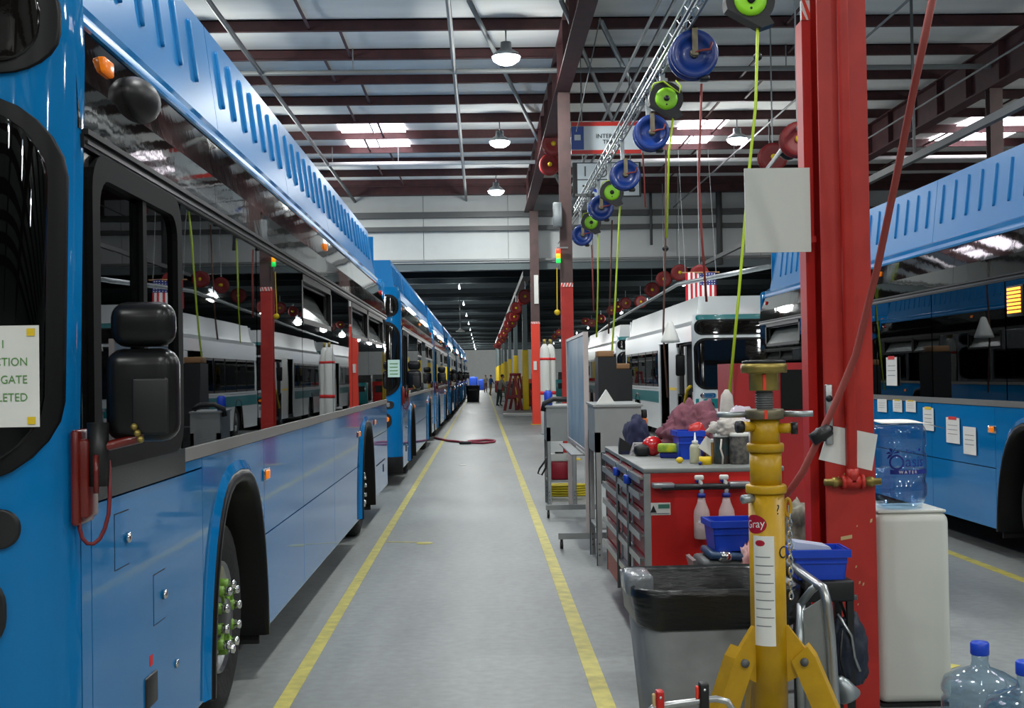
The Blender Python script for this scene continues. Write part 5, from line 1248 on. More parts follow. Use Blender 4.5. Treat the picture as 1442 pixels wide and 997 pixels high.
# logo, data label, hand marks wrapped on the tube
def wrap(x, y, r=0.0712, a0=0.0, z0=0.0): 
    a = a0+x/r; return (r*math.sin(a), -r*math.cos(a), z0+y)
def wrapped(name, outline_fn, m, parent, r, n=10): pass
def wrap_rect(name, x0, x1, z0, z1, m, parent, r):
    vs = []; n = 10
    for i in range(n+1):
        x = x0+(x1-x0)*i/n
        vs += [wrap(x, z0, r), wrap(x, z1, r)]
    return MB().add(vs, [(2*i, 2*i+2, 2*i+3, 2*i+1) for i in range(n)], True).build(name, m, parent, fix=False)
dl = wrap_rect('data_label', -0.075, 0.012, zj(905), zj(752), M_PAPER, t, 0.0712)
for k in range(9): wrap_rect('print_line', -0.066, -0.005+0.012*(k % 2), zj(782+12*k), zj(780.6+12*k), M_INK, dl, 0.0716)
def wrap_oval(name, cx, cz, rx, rz, m, parent, r):
    n = 24; vs = [wrap(cx, cz, r)]
    for k_ in (0.5, 1.0):
        vs += [wrap(cx+rx*k_*math.cos(2*PI*i/n), cz+rz*k_*math.sin(2*PI*i/n), r) for i in range(n)]
    fs = [(0, 1+i, 1+(i+1) % n) for i in range(n)]+[(1+i, 1+n+i, 1+n+(i+1) % n, 1+(i+1) % n) for i in range(n)]
    return MB().add(vs, fs, True).build(name, m, parent, fix=False)
M_LOGO = mat('logo_crimson', (170, 18, 44), 0.4)
lg = wrap_oval('logo', -0.068, zj(736), 0.052, 0.037, M_LOGO, t, 0.0713)
text_on('logo_lettering', 'Gray', 0.045, lambda x, y: wrap(-0.068+x, zj(741)+y+0.12*x, 0.0718), M_FLAGW, lg, 'CENTER')
lg2 = wrap_oval('logo', -0.045, zj(762), 0.02, 0.012, M_LOGO, dl, 0.0716)
text_on('hand_mark', '?', 0.055, lambda x, y: wrap(0.022+x, zj(722)+y, 0.0713), M_BLACK, t)
text_on('hand_mark', 'C', 0.07, lambda x, y: wrap(0.03+x, zj(784)+y, 0.0713), M_BLACK, t)
# tripod legs with brackets
for i, a in enumerate((R(200), R(-20), R(90))):
    ca, sa = math.cos(a), math.sin(a)
    mt = rotm('Z', a)
    bk = MB(); bk.prism([(0.05, 0.50), (0.05, 0.73), (0.075, 0.73), (0.16, 0.62), (0.16, 0.56)], -0.012, 0.012, 'y', mt); b_ = bk.build('leg_bracket', M_YELLOW, t)
    lg_ = MB(); lg_.prism([(0.09, 0.60), (0.15, 0.66), (0.18, 0.62), (0.42, 0.03), (0.42, 0), (0.34, 0)], -0.04, 0.04, 'y', mt); lo = lg_.build('leg', M_YELLOW, t)
    MB().lathe([(0.016, -0.055), (0.016, 0.055)], 10, mt @ TR(0.14, 0, 0.60) @ rotm('X', PI/2)).build('bolt', M_DGREYMET, lo)
MB().lathe([(0.085, 0.28), (0.085, 0.32)], 20).build('bottom_collar', M_YELLOW, t)
ring = [(0.085+0.012*math.cos(a), -0.0, zj(715)+0.035*math.sin(a)) for a in [2*PI*k/12 for k in range(12)]]
MB().tube(ring, 0.007, 6, closed=True).build('chain_ring', M_YELLOW, t)
for k in range(14):
    zc = zj(728)-0.024*k; pl = k % 2
    pts = [((0.092+(0.008*math.cos(a) if pl else 0)), (0 if pl else 0.008*math.cos(a)), zc+0.016*math.sin(a)) for a in [2*PI*j/8 for j in range(8)]]
    MB().tube(pts, 0.0035, 5, closed=True).build('chain_link', M_CHROME, t)

# ------------------------------------------------------------------ trash bin with black liner
BY = 5.95
bl, brx = at(897, 850, 5.6).x, at(1132, 850, 5.6).x
bcx = (bl+brx)/2; bw = brx-bl; bh = 0.74; bdp = 0.72
t = thing('trash_bin', 'square grey trash bin lined with a black plastic bag', 'trash bin', (bcx, BY, 0))
def rr_loft(levels, n=6):
    mb = MB(); vs = []; k = None
    for (w_, d, r, z) in levels:
        ol = rr_outline(w_, d, r, n); k = len(ol); vs += [(a, b, z) for a, b in ol]
    fs = [(j*k+i, j*k+(i+1) % k, (j+1)*k+(i+1) % k, (j+1)*k+i) for j in range(len(levels)-1) for i in range(k)]
    mb.add(vs, fs, True); return mb, k
mb, k = rr_loft([(bw*0.80, bdp*0.80, 0.1, 0.0), (bw*0.80, bdp*0.80, 0.1, 0.01), (bw*0.97, bdp*0.97, 0.12, bh-0.02), (bw*0.955, bdp*0.955, 0.11, bh-0.02)])
mb.f.append(tuple(range(k))); mb.sm.append(False)
mb.build('tub', M_GREYCAN, t)
mb, k = rr_loft([(bw*0.955, bdp*0.955, 0.12, bh-0.17), (bw*0.985, bdp*0.985, 0.125, bh-0.16), (bw*1.0, bdp*1.0, 0.125, bh-0.08), (bw*1.03, bdp*1.03, 0.13, bh-0.03), (bw*1.03, bdp*1.03, 0.13, bh+0.005), (bw*0.99, bdp*0.99, 0.12, bh+0.012), (bw*0.93, bdp*0.93, 0.11, bh-0.01), (bw*0.86, bdp*0.86, 0.1, bh-0.3), (bw*0.76, bdp*0.76, 0.1, 0.12), (0.02, 0.02, 0.005, 0.12)], 8)
for i, v in enumerate(mb.v):
    nz = noise.noise(Vector((v[0]*7, v[1]*7, v[2]*16))); q = 1+0.018*nz
    mb.v[i] = (v[0]*q, v[1]*q, v[2]+(0.012*noise.noise(Vector((v[0]*9, v[1]*9, 2))) if v[2] < bh-0.12 else 0.004*nz))
mb.build('bin_liner', M_BLACKBAG, t)
# tied-off corner of the liner
cv = MB(); cv.rbox(-bw/2-0.03, -bw/2+0.10, -bdp/2+0.15, -bdp/2+0.40, bh-0.05, bh+0.06, 0.03, 3); cv.build('folded_corner', mat('shiny_grey_bag', (120, 124, 128), 0.18, bump=0.4, scale=9), t)
rb = MB()
rb.box(-bw*0.22, -bw*0.205, -bdp*0.478, -bdp*0.46, 0.28, 0.5); rb.build('drip_streak', M_GREYMET, t) if False else None

# ------------------------------------------------------------------ items between bin and cabinet
TYc = 6.9
a = at(985, 800, TYc); b = at(1215, 800, TYc)
t = thing('utility_cart', 'black utility cart with bins behind the trash bin', 'cart', (a.x, TYc-0.25, 0)); W_ = at(1128, 800, TYc).x-a.x
zt = at(1100, 812, TYc).z
MB().rbox(0, W_, 0, 0.5, zt-0.07, zt, 0.015).build('top_tray', M_BLACK, t); MB().rbox(0, W_, 0, 0.5, 0.2, 0.26, 0.015).build('bottom_tray', M_BLACK, t)
for x in (0.03, W_-0.03):
    for y in (0.04, 0.46): 
        l = MB().box(x-0.02, x+0.02, y-0.02, y+0.02, 0.1, zt-0.05).build('leg', M_BLACK, t); MB().lathe([(0.045, -0.015), (0.05, 0), (0.045, 0.015)], 12, TR(x, y, 0.05) @ rotm('Y', PI/2)).build('caster', M_DGREYMET, l)
p = at(1025, 768, TYc); ch_ = thing('tool_case', 'dark grey open tool case with blue lid on the cart', 'tool case', (at(1022, 800, TYc).x, TYc, zt))
MB().rbox(-0.16, 0.2, -0.15, 0.15, 0.0, 0.12, 0.02).build('tray', M_DGREYMET, ch_); MB().rbox(-0.13, 0.21, -0.17, 0.13, 0.12, 0.16, 0.015, mtx=rotm('Y', R(4))).build('lid', mat('steel_blue_plastic', (42, 68, 100), 0.4), ch_)
MB().ball((-0.03, -0.14, 0.14), 0.05, 0.04, 0.035).build('chrome_fitting', M_CHROME, ch_)
MB().box(-0.17, -0.15, -0.12, 0.12, 0.0, 0.16, rotm('Y', R(-14))).build('end_plate', M_SILVER, ch_)
bin_(at(1030, 750, TYc).x, TYc-0.02, zt+0.165, 0.27, 0.24, 0.165, 'blue plastic bin stacked on the dark tool case', R(2))
SY = 5.86; sx0, sx1 = at(1122, 812, SY).x, at(1193, 812, SY).x; sz = at(1155, 812, SY).z
st_ = thing('side_stand', 'small black stand holding a blue bin against the red column', 'stand', (sx0, SY-0.12, 0)); W_ = sx1-sx0
MB().rbox(0, W_, 0, 0.24, sz-0.10, sz, 0.012).build('tray', M_BLACK, st_)
for x in (0.02, W_-0.02):
    for y in (0.02, 0.22): MB().box(x-0.015, x+0.015, y-0.015, y+0.015, 0, sz-0.09).build('leg', M_BLACK, st_)
bin_(at(1150, 790, SY).x, SY, sz, 0.25, 0.2, 0.14, 'blue plastic bin on the black stand beside the red column', R(-2))
tag(MB().prism([(-0.10, 0), (0.09, 0), (0.07, 0.03), (-0.09, 0.055)], -0.07, 0.07, 'y').build('plastic_sheet', mat('cloudy_sheet', (190, 200, 222), 0.3), None, (at(1142, 770, SY).x, SY, sz+0.12)), 'folded clear plastic sheet lying in the blue bin by the column', 'plastic sheet')
blob('glove_heap', (at(1122, 740, 7.0).x, TYc+0.02, zt), 0.14, 0.09, 0.26, 0.5, mat('dark_gloves', (44, 44, 42), 0.7, rgb2=(150, 146, 130), scale=9), 'heap of dark work gloves and straps behind the blue bin', 'gloves', sc=6, seed=21, n=4)
blob('red_rag', (at(1052, 780, 6.8).x, TYc-0.16, zt), 0.05, 0.05, 0.14, 0.5, mat('pink_white_rag', (190, 110, 110), 0.9, rgb2=(226, 210, 205), scale=6), 'pink and white rag behind the yellow stand', 'rag', seed=24, n=4)
# leaning aluminium hand truck
t = thing('hand_truck', 'folded aluminium hand truck standing behind the yellow stand', 'hand truck', (at(1150, 900, 5.4).x, 5.42, 0))
A = lambda px, py, Y: at(px, py, Y)-Vector(t.location)
hd = MB(); hd.tube([A(1112, 792, 5.85), A(1130, 808, 5.65), A(1152, 824, 5.42), A(1159, 828, 5.38), A(1165, 850, 5.36), A(1170, 900, 5.36), A(1176, 990, 5.36), (A(1180, 990, 5.36).x, A(1180, 990, 5.36).y, 0.12)], 0.022, 10); hd.build('handle_frame', M_SILVER, t)
hd = MB(); hd.tube([A(1128, 850, 5.5), A(1142, 832, 5.45), A(1152, 824, 5.42)], 0.018, 8); hd.tube([A(1128, 850, 5.5), A(1126, 920, 5.45), (A(1130, 990, 5.4).x, A(1130, 990, 5.4).y, 0.12)], 0.02, 8); hd.build('side_rail', M_GALV, t)
pl = [A(1132, 860, 5.45), A(1164, 840, 5.38), A(1172, 990, 5.38), A(1134, 990, 5.45)]
pl[2].z = pl[3].z = 0.12
MB().add(pl+[q+Vector((0.0, 0.015, 0)) for q in pl], [(0, 1, 2, 3), (7, 6, 5, 4), (0, 4, 5, 1), (1, 5, 6, 2), (2, 6, 7, 3), (3, 7, 4, 0)]).build('back_plate', M_GREYMET, t)
c = MB()
for s in (A(1130, 990, 5.42).x, A(1178, 990, 5.38).x): c.lathe([(0.1, -0.025), (0.12, -0.02), (0.12, 0.02), (0.1, 0.025)], 20, TR(s, 0.03, 0.12) @ rotm('Y', PI/2))
c.build('wheel', M_BLACK, t)
# dark satchel and lamp hanging from a peg on the cart
pk = thing('satchel', 'dark blue bag hanging from the black stand beside the red column', 'bag', at(1183, 846, 5.8))
bgm = bmesh.new()
o = blob('satchel_body', (0, 0, 0), 0.085, 0.06, 0.21, 0.25, mat('dark_navy_nylon', (30, 38, 54), 0.6, bump=0.3, scale=7), 'x y z w', 'x', seed=31, n=4); del o['label']; del o['category']; o.name = 'body'; o.parent = pk; o.location = (0.035, 0, -0.385)
MB().tube([(-0.02, 0, 0.08), (0.0, 0, 0.0), (0.03, 0, -0.08)], 0.008, 6).build('strap', M_BLACK, pk)
MB().tube([(-0.03, -0.06, -0.05), (0.03, -0.07, -0.15), (0.04, -0.08, -0.25), (0.06, -0.09, -0.31)], 0.007, 6).build('cord', M_SILVER, pk)
tag(MB().rbox(0, 0.14, -0.012, 0.012, -0.012, 0.012, 0.004).build('peg_bar', M_DGREYMET, None, (at(1165, 842, 5.8).x, 5.8, at(1165, 842, 5.8).z)), 'dark bar sticking out of the black stand above the satchel', 'bar')
p = at(1190, 970, 5.7); t = thing('work_lamp', 'small grey work lamp hanging under the dark satchel', 'work lamp', p, 0); MB().lathe([(0.02, 0.06), (0.035, 0.03), (0.055, -0.04), (0.05, -0.05)], 16, rotm('Y', R(-30))).build('shade', M_GALV, t); MB().tube([(0, 0, 0.05), (-0.02, 0, 0.14), (0.0, 0.03, 0.26)], 0.006, 6).build('cord', M_BLACK, t)
# tube handle with clamps at the bottom edge
HY = 4.3
t = thing('cart_handle', 'grey tubular cart handle with red and black clamps at the picture bottom', 'cart handle', (at(970, 985, HY).x, HY, 0)); A = lambda px, py: at(px, py, HY)-Vector(t.location)
q = [A(905, 1060), A(908, 1005), A(920, 996), A(960, 990), A(1008, 984), A(1024, 988), A(1034, 1002), A(1038, 1060)]; q[0].z = 0.0; q[-1].z = 0.0
MB().tube(q, 0.012, 10).build('tube', M_SILVER, t)
for px, m, m2, w_, h0, h1 in ((929, M_RED, M_TAN, 12, 972, 1012), (991, M_BLACK, M_ORANGERED, 14, 961, 1012)):
    a0 = A(px-w_/2, h0); b0 = A(px+w_/2, h1)
    cl = MB().rbox(a0.x, b0.x, -0.022, 0.022, b0.z, a0.z, 0.006).build('clamp', m, t); MB().rbox(a0.x-0.012, a0.x, -0.012, 0.012, a0.z-0.055, a0.z-0.012, 0.004).build('clamp_jaw', m2, cl); MB().lathe([(0.006, 0), (0.005, 0.005)], 8, TR((a0.x+b0.x)/2, -0.022, a0.z-0.02) @ rotm('X', PI/2)).build('rivet', M_CHROME, cl)

# ------------------------------------------------------------------ papers and clamp on the column, slanting hose
def sheet(px, py, m_, w_=None): pass
def paper(pts, Y, label, curl=0.0, m=M_PAPER, cat='paper', lines=0, grp=None):
    q = [at(a, b, Y) for a, b in pts]; c = sum(q, Vector())/len(q)
    vs = [v-c for v in q]; n = len(vs); vs2 = [v+Vector((0, 0.003, 0)) for v in vs]
    o = MB().add(vs+vs2, [tuple(range(n)), tuple(range(2*n-1, n-1, -1))]+[(i, i+n, (i+1) % n+n, (i+1) % n) for i in range(n)]).build('paper_sheet', m, None, c)
    return tag(o, label, cat, grp)
paper([(1168, 599), (1196, 604), (1196, 657), (1153, 647)], CY-0.014, 'white paper tucked left of the pipe on the red column')
paper([(1207, 606), (1236, 612), (1228, 663), (1207, 658)], CY-0.014, 'white paper tucked between the pipe and the water bottle')
paper([(1184, 756), (1200, 753), (1200, 758), (1184, 761)], CY-0.012, 'torn tape scrap low on the red column', m=M_TAN, cat='tape')
t = thing('slant_hose', 'red-brown air hose slanting down across the red column', 'hose', at(1156, 612, 5.85))
A = lambda px, py, Y: at(px, py, Y)-Vector(t.location)
MB().tube([A(1318, -25, 5.2), A(1290, 110, 5.4), A(1262, 250, 5.6), A(1236, 375, 5.75), A(1205, 500, 5.85), A(1180, 560, 5.87), A(1156, 612, 5.87), A(1130, 665, 5.87), A(1106, 700, 5.9), A(1090, 740, 6.1)], 0.017, 10).build('hose_run', M_HOSERED, t)
MB().rbox(-0.03, 0.03, -0.03, 0.03, -0.025, 0.025, 0.01, mtx=rotm('Y', R(25))).build('coupling', M_BLACK, t); MB().lathe([(0.03, -0.05), (0.035, 0), (0.03, 0.05)], 8, rotm('Y', R(60))).build('coupling_ring', M_BLACK, t)

# ------------------------------------------------------------------ water cooler and bottles
WY = 6.32
M_WATER = glass_mat('blue_clear_plastic', (0.70, 0.81, 0.89), rough=0.08, thin=True)
M_WATERIN = glass_mat('water_tint', (0.80, 0.89, 0.96), rough=0.05, thin=True)
wx0, wx1 = at(1235, 800, WY).x, at(1340, 800, WY).x
zc = at(1290, 722, WY).z
t = thing('water_cooler', 'tall off-white water cooler beside the red column', 'water cooler', ((wx0+wx1)/2, WY+0.18, 0)); w_ = (wx1-wx0)/2
mb = MB(); mb.rbox(-w_, w_, -0.18, 0.19, 0.02, zc, 0.05, 4); mb.build('body', M_COOLER, t)
MB().rbox(-w_+0.015, w_-0.015, -0.165, 0.175, zc-0.004, zc+0.012, 0.006).build('top_cover', M_COOLER, t)
MB().box(-w_-0.004, -w_+0.004, -0.1, 0.1, 0.1, zc-0.12).build('side_seam', M_BLACK, t)
MB().box(-w_+0.02, w_-0.02, -0.16, 0.17, 0, 0.02).build('foot', M_BLACK, t)
def jug(x, y, z, label, inv=False, scale=1.0, letter=False):
    t = thing('water_jug', label, 'water bottle', (x, y, z), group='blue water jugs')
    r = 0.135
    pr = [(0.10, 0), (0.125, 0.005), (r, 0.025), (r, 0.10), (r-0.008, 0.115), (r-0.008, 0.125), (r, 0.14), (r, 0.24), (r-0.008, 0.255), (r-0.008, 0.265), (r, 0.28), (r, 0.33), (r*0.9, 0.365), (r*0.55, 0.395), (0.038, 0.415), (0.034, 0.43), (0.034, 0.475)]
    if not inv: pr = pr[:-6]+[(r, 0.30), (r*0.92, 0.335), (r*0.6, 0.365), (0.034, 0.388), (0.029, 0.41), (0.029, 0.475)]
    if inv: pr = [(a, 0.455-b) for a, b in pr[:-2]][::-1]
    mb = MB(); mb.lathe(pr, 40); mb.build('bottle_body', M_WATER, t)
    if inv:
        mb = MB(); mb.lathe([(r*0.8, 0.06), (r*0.95, 0.12), (r*0.95, 0.25)], 24); mb.build('water', M_WATERIN, t)
    else:
        mb = MB(); mb.lathe([(0.030, 0.44), (0.0325, 0.445), (0.0325, 0.492), (0.028, 0.499)], 20); mb.build('cap', M_BLUEP, t)
    if letter:
        rr_ = r+0.002
        wp = lambda x_, y_: (rr_*math.sin(x_/rr_+0.35), -rr_*math.cos(x_/rr_+0.35), y_)
        text_on('lettering', 'asis', 0.075, lambda a, b: wp(a-0.058, b+0.262), M_BLUEINK, t)
        text_on('lettering', 'Pure', 0.026, lambda a, b: wp(a-0.055, b+0.325), M_BLUEINK, t)
        n = 28; vs = []
        for i in range(n):
            a_ = 2*PI*i/n
            for q in (0.036, 0.027): vs.append(wp(-0.098+q*math.cos(a_), 0.283+q*math.sin(a_)))
        MB().add(vs, [(2*i, 2*((i+1) % n), 2*((i+1) % n)+1, 2*i+1) for i in range(n)]).build('letter_ring', M_BLUEINK, t, fix=False)
        pm_ = MB()
        for ang in (20, 70, 120, 170, 215):
            L_ = 0.036; a_ = R(ang); cx_, cz_ = -0.115, 0.325
            pm_.add([wp(cx_, cz_), wp(cx_+0.6*L_*math.cos(a_)+0.006*math.sin(a_), cz_+0.6*L_*math.sin(a_)+0.004), wp(cx_+L_*math.cos(a_), cz_+L_*math.sin(a_)-0.008), wp(cx_+0.5*L_*math.cos(a_)-0.006*math.sin(a_), cz_+0.5*L_*math.sin(a_)-0.006)], [(0, 1, 2, 3)])
        pm_.build('palm_print', M_BLUEINK, t, fix=False)
        bd_ = MB(); n = 12; vs = []
        for i in range(n+1): vs += [wp(-0.13+0.215*i/n, 0.227), wp(-0.13+0.215*i/n, 0.248)]
        bd_.add(vs, [(2*i, 2*i+2, 2*i+3, 2*i+1) for i in range(n)]); bb_ = bd_.build('print_band', M_BLUEINK, t, fix=False)
        rr_ = r+0.004
        text_on('lettering', 'W A T E R', 0.02, lambda a, b: wp(a-0.09, b+0.231), M_FLAGW, bb_)
        text_on('water_drop', '.', 0.12, lambda a, b: wp(a+0.005, b+0.335), M_BLUEINK, t)
    return t
j = jug(at(1266, 640, WY+0.14).x, WY+0.16, zc-0.055, 'inverted blue water bottle with palm print on the cooler', inv=True, letter=True); j.scale = (1.06, 1.06, 1.1)
jg = jug(at(1380, 930, 5.56).x, 5.56, 0, 'blue-capped empty water bottle standing on the floor beside the cooler'); jg.scale = (1.26, 1.26, 1.0)
jg = jug(at(1438, 950, 5.18).x+0.02, 5.18, 0, 'blue-capped empty water bottle cut by the picture corner'); jg.scale = (1.26, 1.26, 1.0)
# papers taped to the far bus side (plane x = RX)
def buspaper(px, py0, py1, wpx, label, tape=None, lift=0.0):
    X = RX-0.012; Y = ry(px, (py0+py1)/2, X); a = at(px, py0, Y); b = at(px, py1, Y); wm = wpx*Y*Y/(F*X)
    wm = min(max(wm, 0.1), 0.36)
    t = thing('taped_note', label, 'paper note', (X, Y, b.z), group='paper notes taped to the far bus')
    h = a.z-b.z
    MB().box(-0.003, 0.0, -wm/2, wm/2, 0, h).build('sheet', M_PAPER, t)
    for k in range(3): MB().box(-0.0045, -0.003, -wm*0.35, wm*0.35, h*(0.35+0.17*k), h*(0.37+0.17*k)).build('print_line', M_INK, t)
    if tape: MB().box(-0.006, -0.003, -wm*0.3, wm*0.3, h*0.92, h*1.04).build('tape', tape, t)
buspaper(1260, 503, 543, 21, 'white notice with red tape on the window of the far bus', M_REDTAPE)
buspaper(1246, 562, 580, 13, 'white note above the water bottle, nearest the column', None)
buspaper(1268, 563, 580, 13, 'first yellow-topped note above the water bottle', M_YTAPE)
buspaper(1287, 564, 580, 14, 'second yellow-topped note above the water bottle', M_YTAPE)
buspaper(1312, 574, 606, 15, 'white note on the bus just right of the water bottle', M_YTAPE)
buspaper(1347, 588, 624, 19, 'torn white note with red tape on the bus skirt', M_REDTAPE)
buspaper(1371, 601, 640, 18, 'narrow white note below the marker lamp of the far bus', None)
a = at(1240, 579, WY+0.2); b = at(1322, 590, WY+0.05)
t = thing('loose_sheet', 'curled white sheet lying on top of the inverted water bottle', 'paper', (at(1268, 579, WY+0.16).x, WY+0.16, zc-0.055+0.456*1.1))
vs = []; n = 8
for i in range(n+1):
    u = i/n; x = -0.13+0.33*u; z = 0.004+(-0.10*max(0, u-0.55)**1.6)*1.2+0.006
    vs += [(x, -0.10-0.02*u, z), (x, 0.12, z+0.012)]
MB().add(vs+[(a_, b_, c_-0.002) for a_, b_, c_ in vs], [(2*i, 2*i+2, 2*i+3, 2*i+1) for i in range(n)]+[(2*n+2+2*i, 2*n+2+2*i+1, 2*n+2+2*i+3, 2*n+2+2*i+2) for i in range(n)]+[(0, 1, 2*n+3, 2*n+2), (2*n, 2*n+2+2*n, 2*n+3+2*n, 2*n+1)], True).build('sheet', M_PAPER, t)

# notices in the windshields
t = thing('windshield_notice', 'white notice with green INSPECTION GATE COMPLETED lettering in the nearest windshield', 'notice', (-1.50, 3.80, 1.56)); 
q0, q1 = at(55, 458, 3.76), at(55, 601, 3.76); W_ = 0.30; H_ = q0.z-q1.z; t.location = (q0.x-W_, 3.757, q1.z)
MB().box(0, W_, 0, 0.002, 0, H_).build('sheet', M_PAPER, t)
fs_ = H_*0.115
for txt, zf in (('ZONE 11', 0.78), ('INSPECTION', 0.605), ('GATE', 0.43), ('COMPLETED', 0.255)):
    vs_, f_ = text_geo(txt, fs_); mx_ = max(v.x for v in vs_); kx = 0.92
    rgt = W_-(0.105 if txt[0] == 'Z' else 0.035)
    MB().add([(rgt-(mx_-v.x)*kx, -0.002, H_*zf+v.y) for v in vs_], f_).build('lettering', M_GREENINK, t, fix=False)
for z in (H_*0.93, H_*0.06): MB().box(W_-0.035, W_-0.012, -0.004, 0, z-0.01, z+0.012).build('tape', M_YTAPE, t)
p = at(547, 507, 19.9); q = at(564, 531, 19.9)
t = thing('windshield_notice', 'pale mint notice in the windshield of the second blue bus', 'notice', (p.x, 19.72+yfront(p.x-BX, 1.85)-0.05, q.z))
MB().box(0, q.x-p.x, 0, 0.003, 0, p.z-q.z).build('sheet', mat('mint_paper', (196, 226, 214), 0.8), t)
for k in range(4): MB().box(0.03, q.x-p.x-0.03, -0.002, 0, (p.z-q.z)*(0.15+0.2*k), (p.z-q.z)*(0.2+0.2*k)).build('lettering', M_GREENINK, t)

# ------------------------------------------------------------------ far aisle: stands, bin, people, hose, drums
t = thing('air_hose', 'red air hose lying in a loop across the aisle', 'hose', (0, 0, 0)); 
pts = [gp(612, 618), gp(630, 622), gp(655, 624.5), gp(680, 625.5), gp(695, 624), gp(697, 622), gp(685, 621), gp(660, 623), gp(655, 625.5)]
MB().tube([(x, y, 0.03) for x, y in pts], 0.03, 6).build('hose_run', mat('hose_crimson', (150, 50, 70), 0.6), t)
x, y = gp(655, 625.5); MB().rbox(x-0.15, x+0.15, y-0.05, y+0.05, 0.0, 0.07, 0.02).build('coupling', M_BLACK, t)
x, y = gp(652, 655); tag(MB().box(-0.06, 0.06, -0.12, 0.12, 0, 0.006).build('paper_scrap', M_PAPER, None, (x, y, 0)), 'tiny white paper scrap on the aisle floor', 'paper')
def astand(px, py, h, m, label, w_=0.55):
    x, y = gp(px, py); t = thing('folding_stand', label, 'support stand', (x, y, 0), group='red stands by the far columns')
    for s in (-1, 1):
        MB().prism([(s*w_*0.55, 0), (s*(w_*0.55-0.14), 0), (s*0.02, h), (s*0.14, h)], -0.06, 0.06, 'y').build('leg', m, t)
    MB().box(-w_*0.32, w_*0.32, -0.05, 0.05, h*0.35, h*0.42).build('crossbar', m, t); MB().rbox(-0.16, 0.16, -0.1, 0.1, h-0.05, h+0.08, 0.03).build('head', m, t)
    MB().prism([(w_*0.1, 0), (w_*0.25, 0), (0.06, h*0.9), (-0.02, h*0.9)], 0.35, 0.47, 'y').build('rear_leg', m, t)
M_DKRED = mat('stand_dark_red', (136, 18, 26), 0.45)
astand(723, 578, 1.75, M_DKRED, 'dark red folding stand, leftmost beside the yellow sleeves', 0.9)
astand(730, 576, 1.75, M_DKRED, 'dark red folding stand, middle of three by the yellow sleeves', 0.9)
astand(740, 577, 1.6, M_DKRED, 'dark red folding stand, rightmost by the orange-red column', 0.8)
x, y = gp(706, 571); t = thing('step_ladder', 'small green step ladder beside the dark red stands', 'ladder', (x, y, 0))
for s in (-1, 1): MB().prism([(s*0.3, 0), (s*0.24, 0), (s*0.14, 1.2), (s*0.2, 1.2)], -0.04, 0.04, 'y').build('rail', mat('ladder_green', (30, 92, 76), 0.5), t)
for k in range(4): MB().box(-0.26+0.03*k, 0.26-0.03*k, -0.05, 0.05, 0.22+0.28*k, 0.26+0.28*k).build('step', M_GREYMET, t)
x, y = gp(732, 586); tag(MB().rbox(-0.9, 0.9, -0.6, 0.6, 0, 0.12, 0.02).build('pallet_board', M_WHITEP, None, (x+0.2, y, 0)), 'low white platform on the floor by the orange-red column', 'platform')
x, y = gp(661, 566); x += 0.25; t = thing('waste_bin', 'dark waste bin standing beside the far buses', 'waste bin', (x, y, 0))
MB().lathe([(0.40, 0), (0.46, 1.05), (0.49, 1.06), (0.49, 1.1), (0.42, 1.1)], 20).build('tub', mat('bin_charcoal', (48, 50, 54), 0.6), t); MB().box(-0.3, 0.3, -0.5, -0.44, 0.75, 0.85).build('handle', M_BLACK, t)
for (px, lb) in ((768, 'tall white gas cylinder with red band, left of the pair'), (777, 'tall white gas cylinder with red band, right of the pair')):
    x, y = at(px, 560, 36).x, 36+(px-768)*0.03; t = thing('gas_cylinder', lb, 'gas cylinder', (x, y, 0))
    MB().lathe([(0.13, 0), (0.14, 0.03), (0.14, 2.3), (0.12, 2.5), (0.05, 2.62)], 18).build('tank', M_WHITEP, t); MB().lathe([(0.145, 1.15), (0.145, 1.25)], 18).build('band', M_REDTAPE, t); MB().lathe([(0.145, 2.15), (0.145, 2.22)], 18).build('band', M_REDTAPE, t)
    MB().lathe([(0.05, 2.6), (0.05, 2.75), (0.03, 2.76)], 10).build('valve', M_BRASS, t)
x, y = at(671, 526, 150).x, 150; t = thing('blue_tarp_stack', 'bright blue wrapped stack at the far end of the aisle', 'wrapped stack', (x, y, 0))
MB().rbox(-0.9, 0.1, -1, 1, 0, 1.6, 0.2, 3).build('wrap', mat('bright_blue_wrap', (40, 90, 220), 0.5), t); MB().rbox(0.2, 1.1, -1, 1, 0, 1.3, 0.2, 3).build('wrap', mat('bright_blue_wrap', (40, 90, 220), 0.5), t)
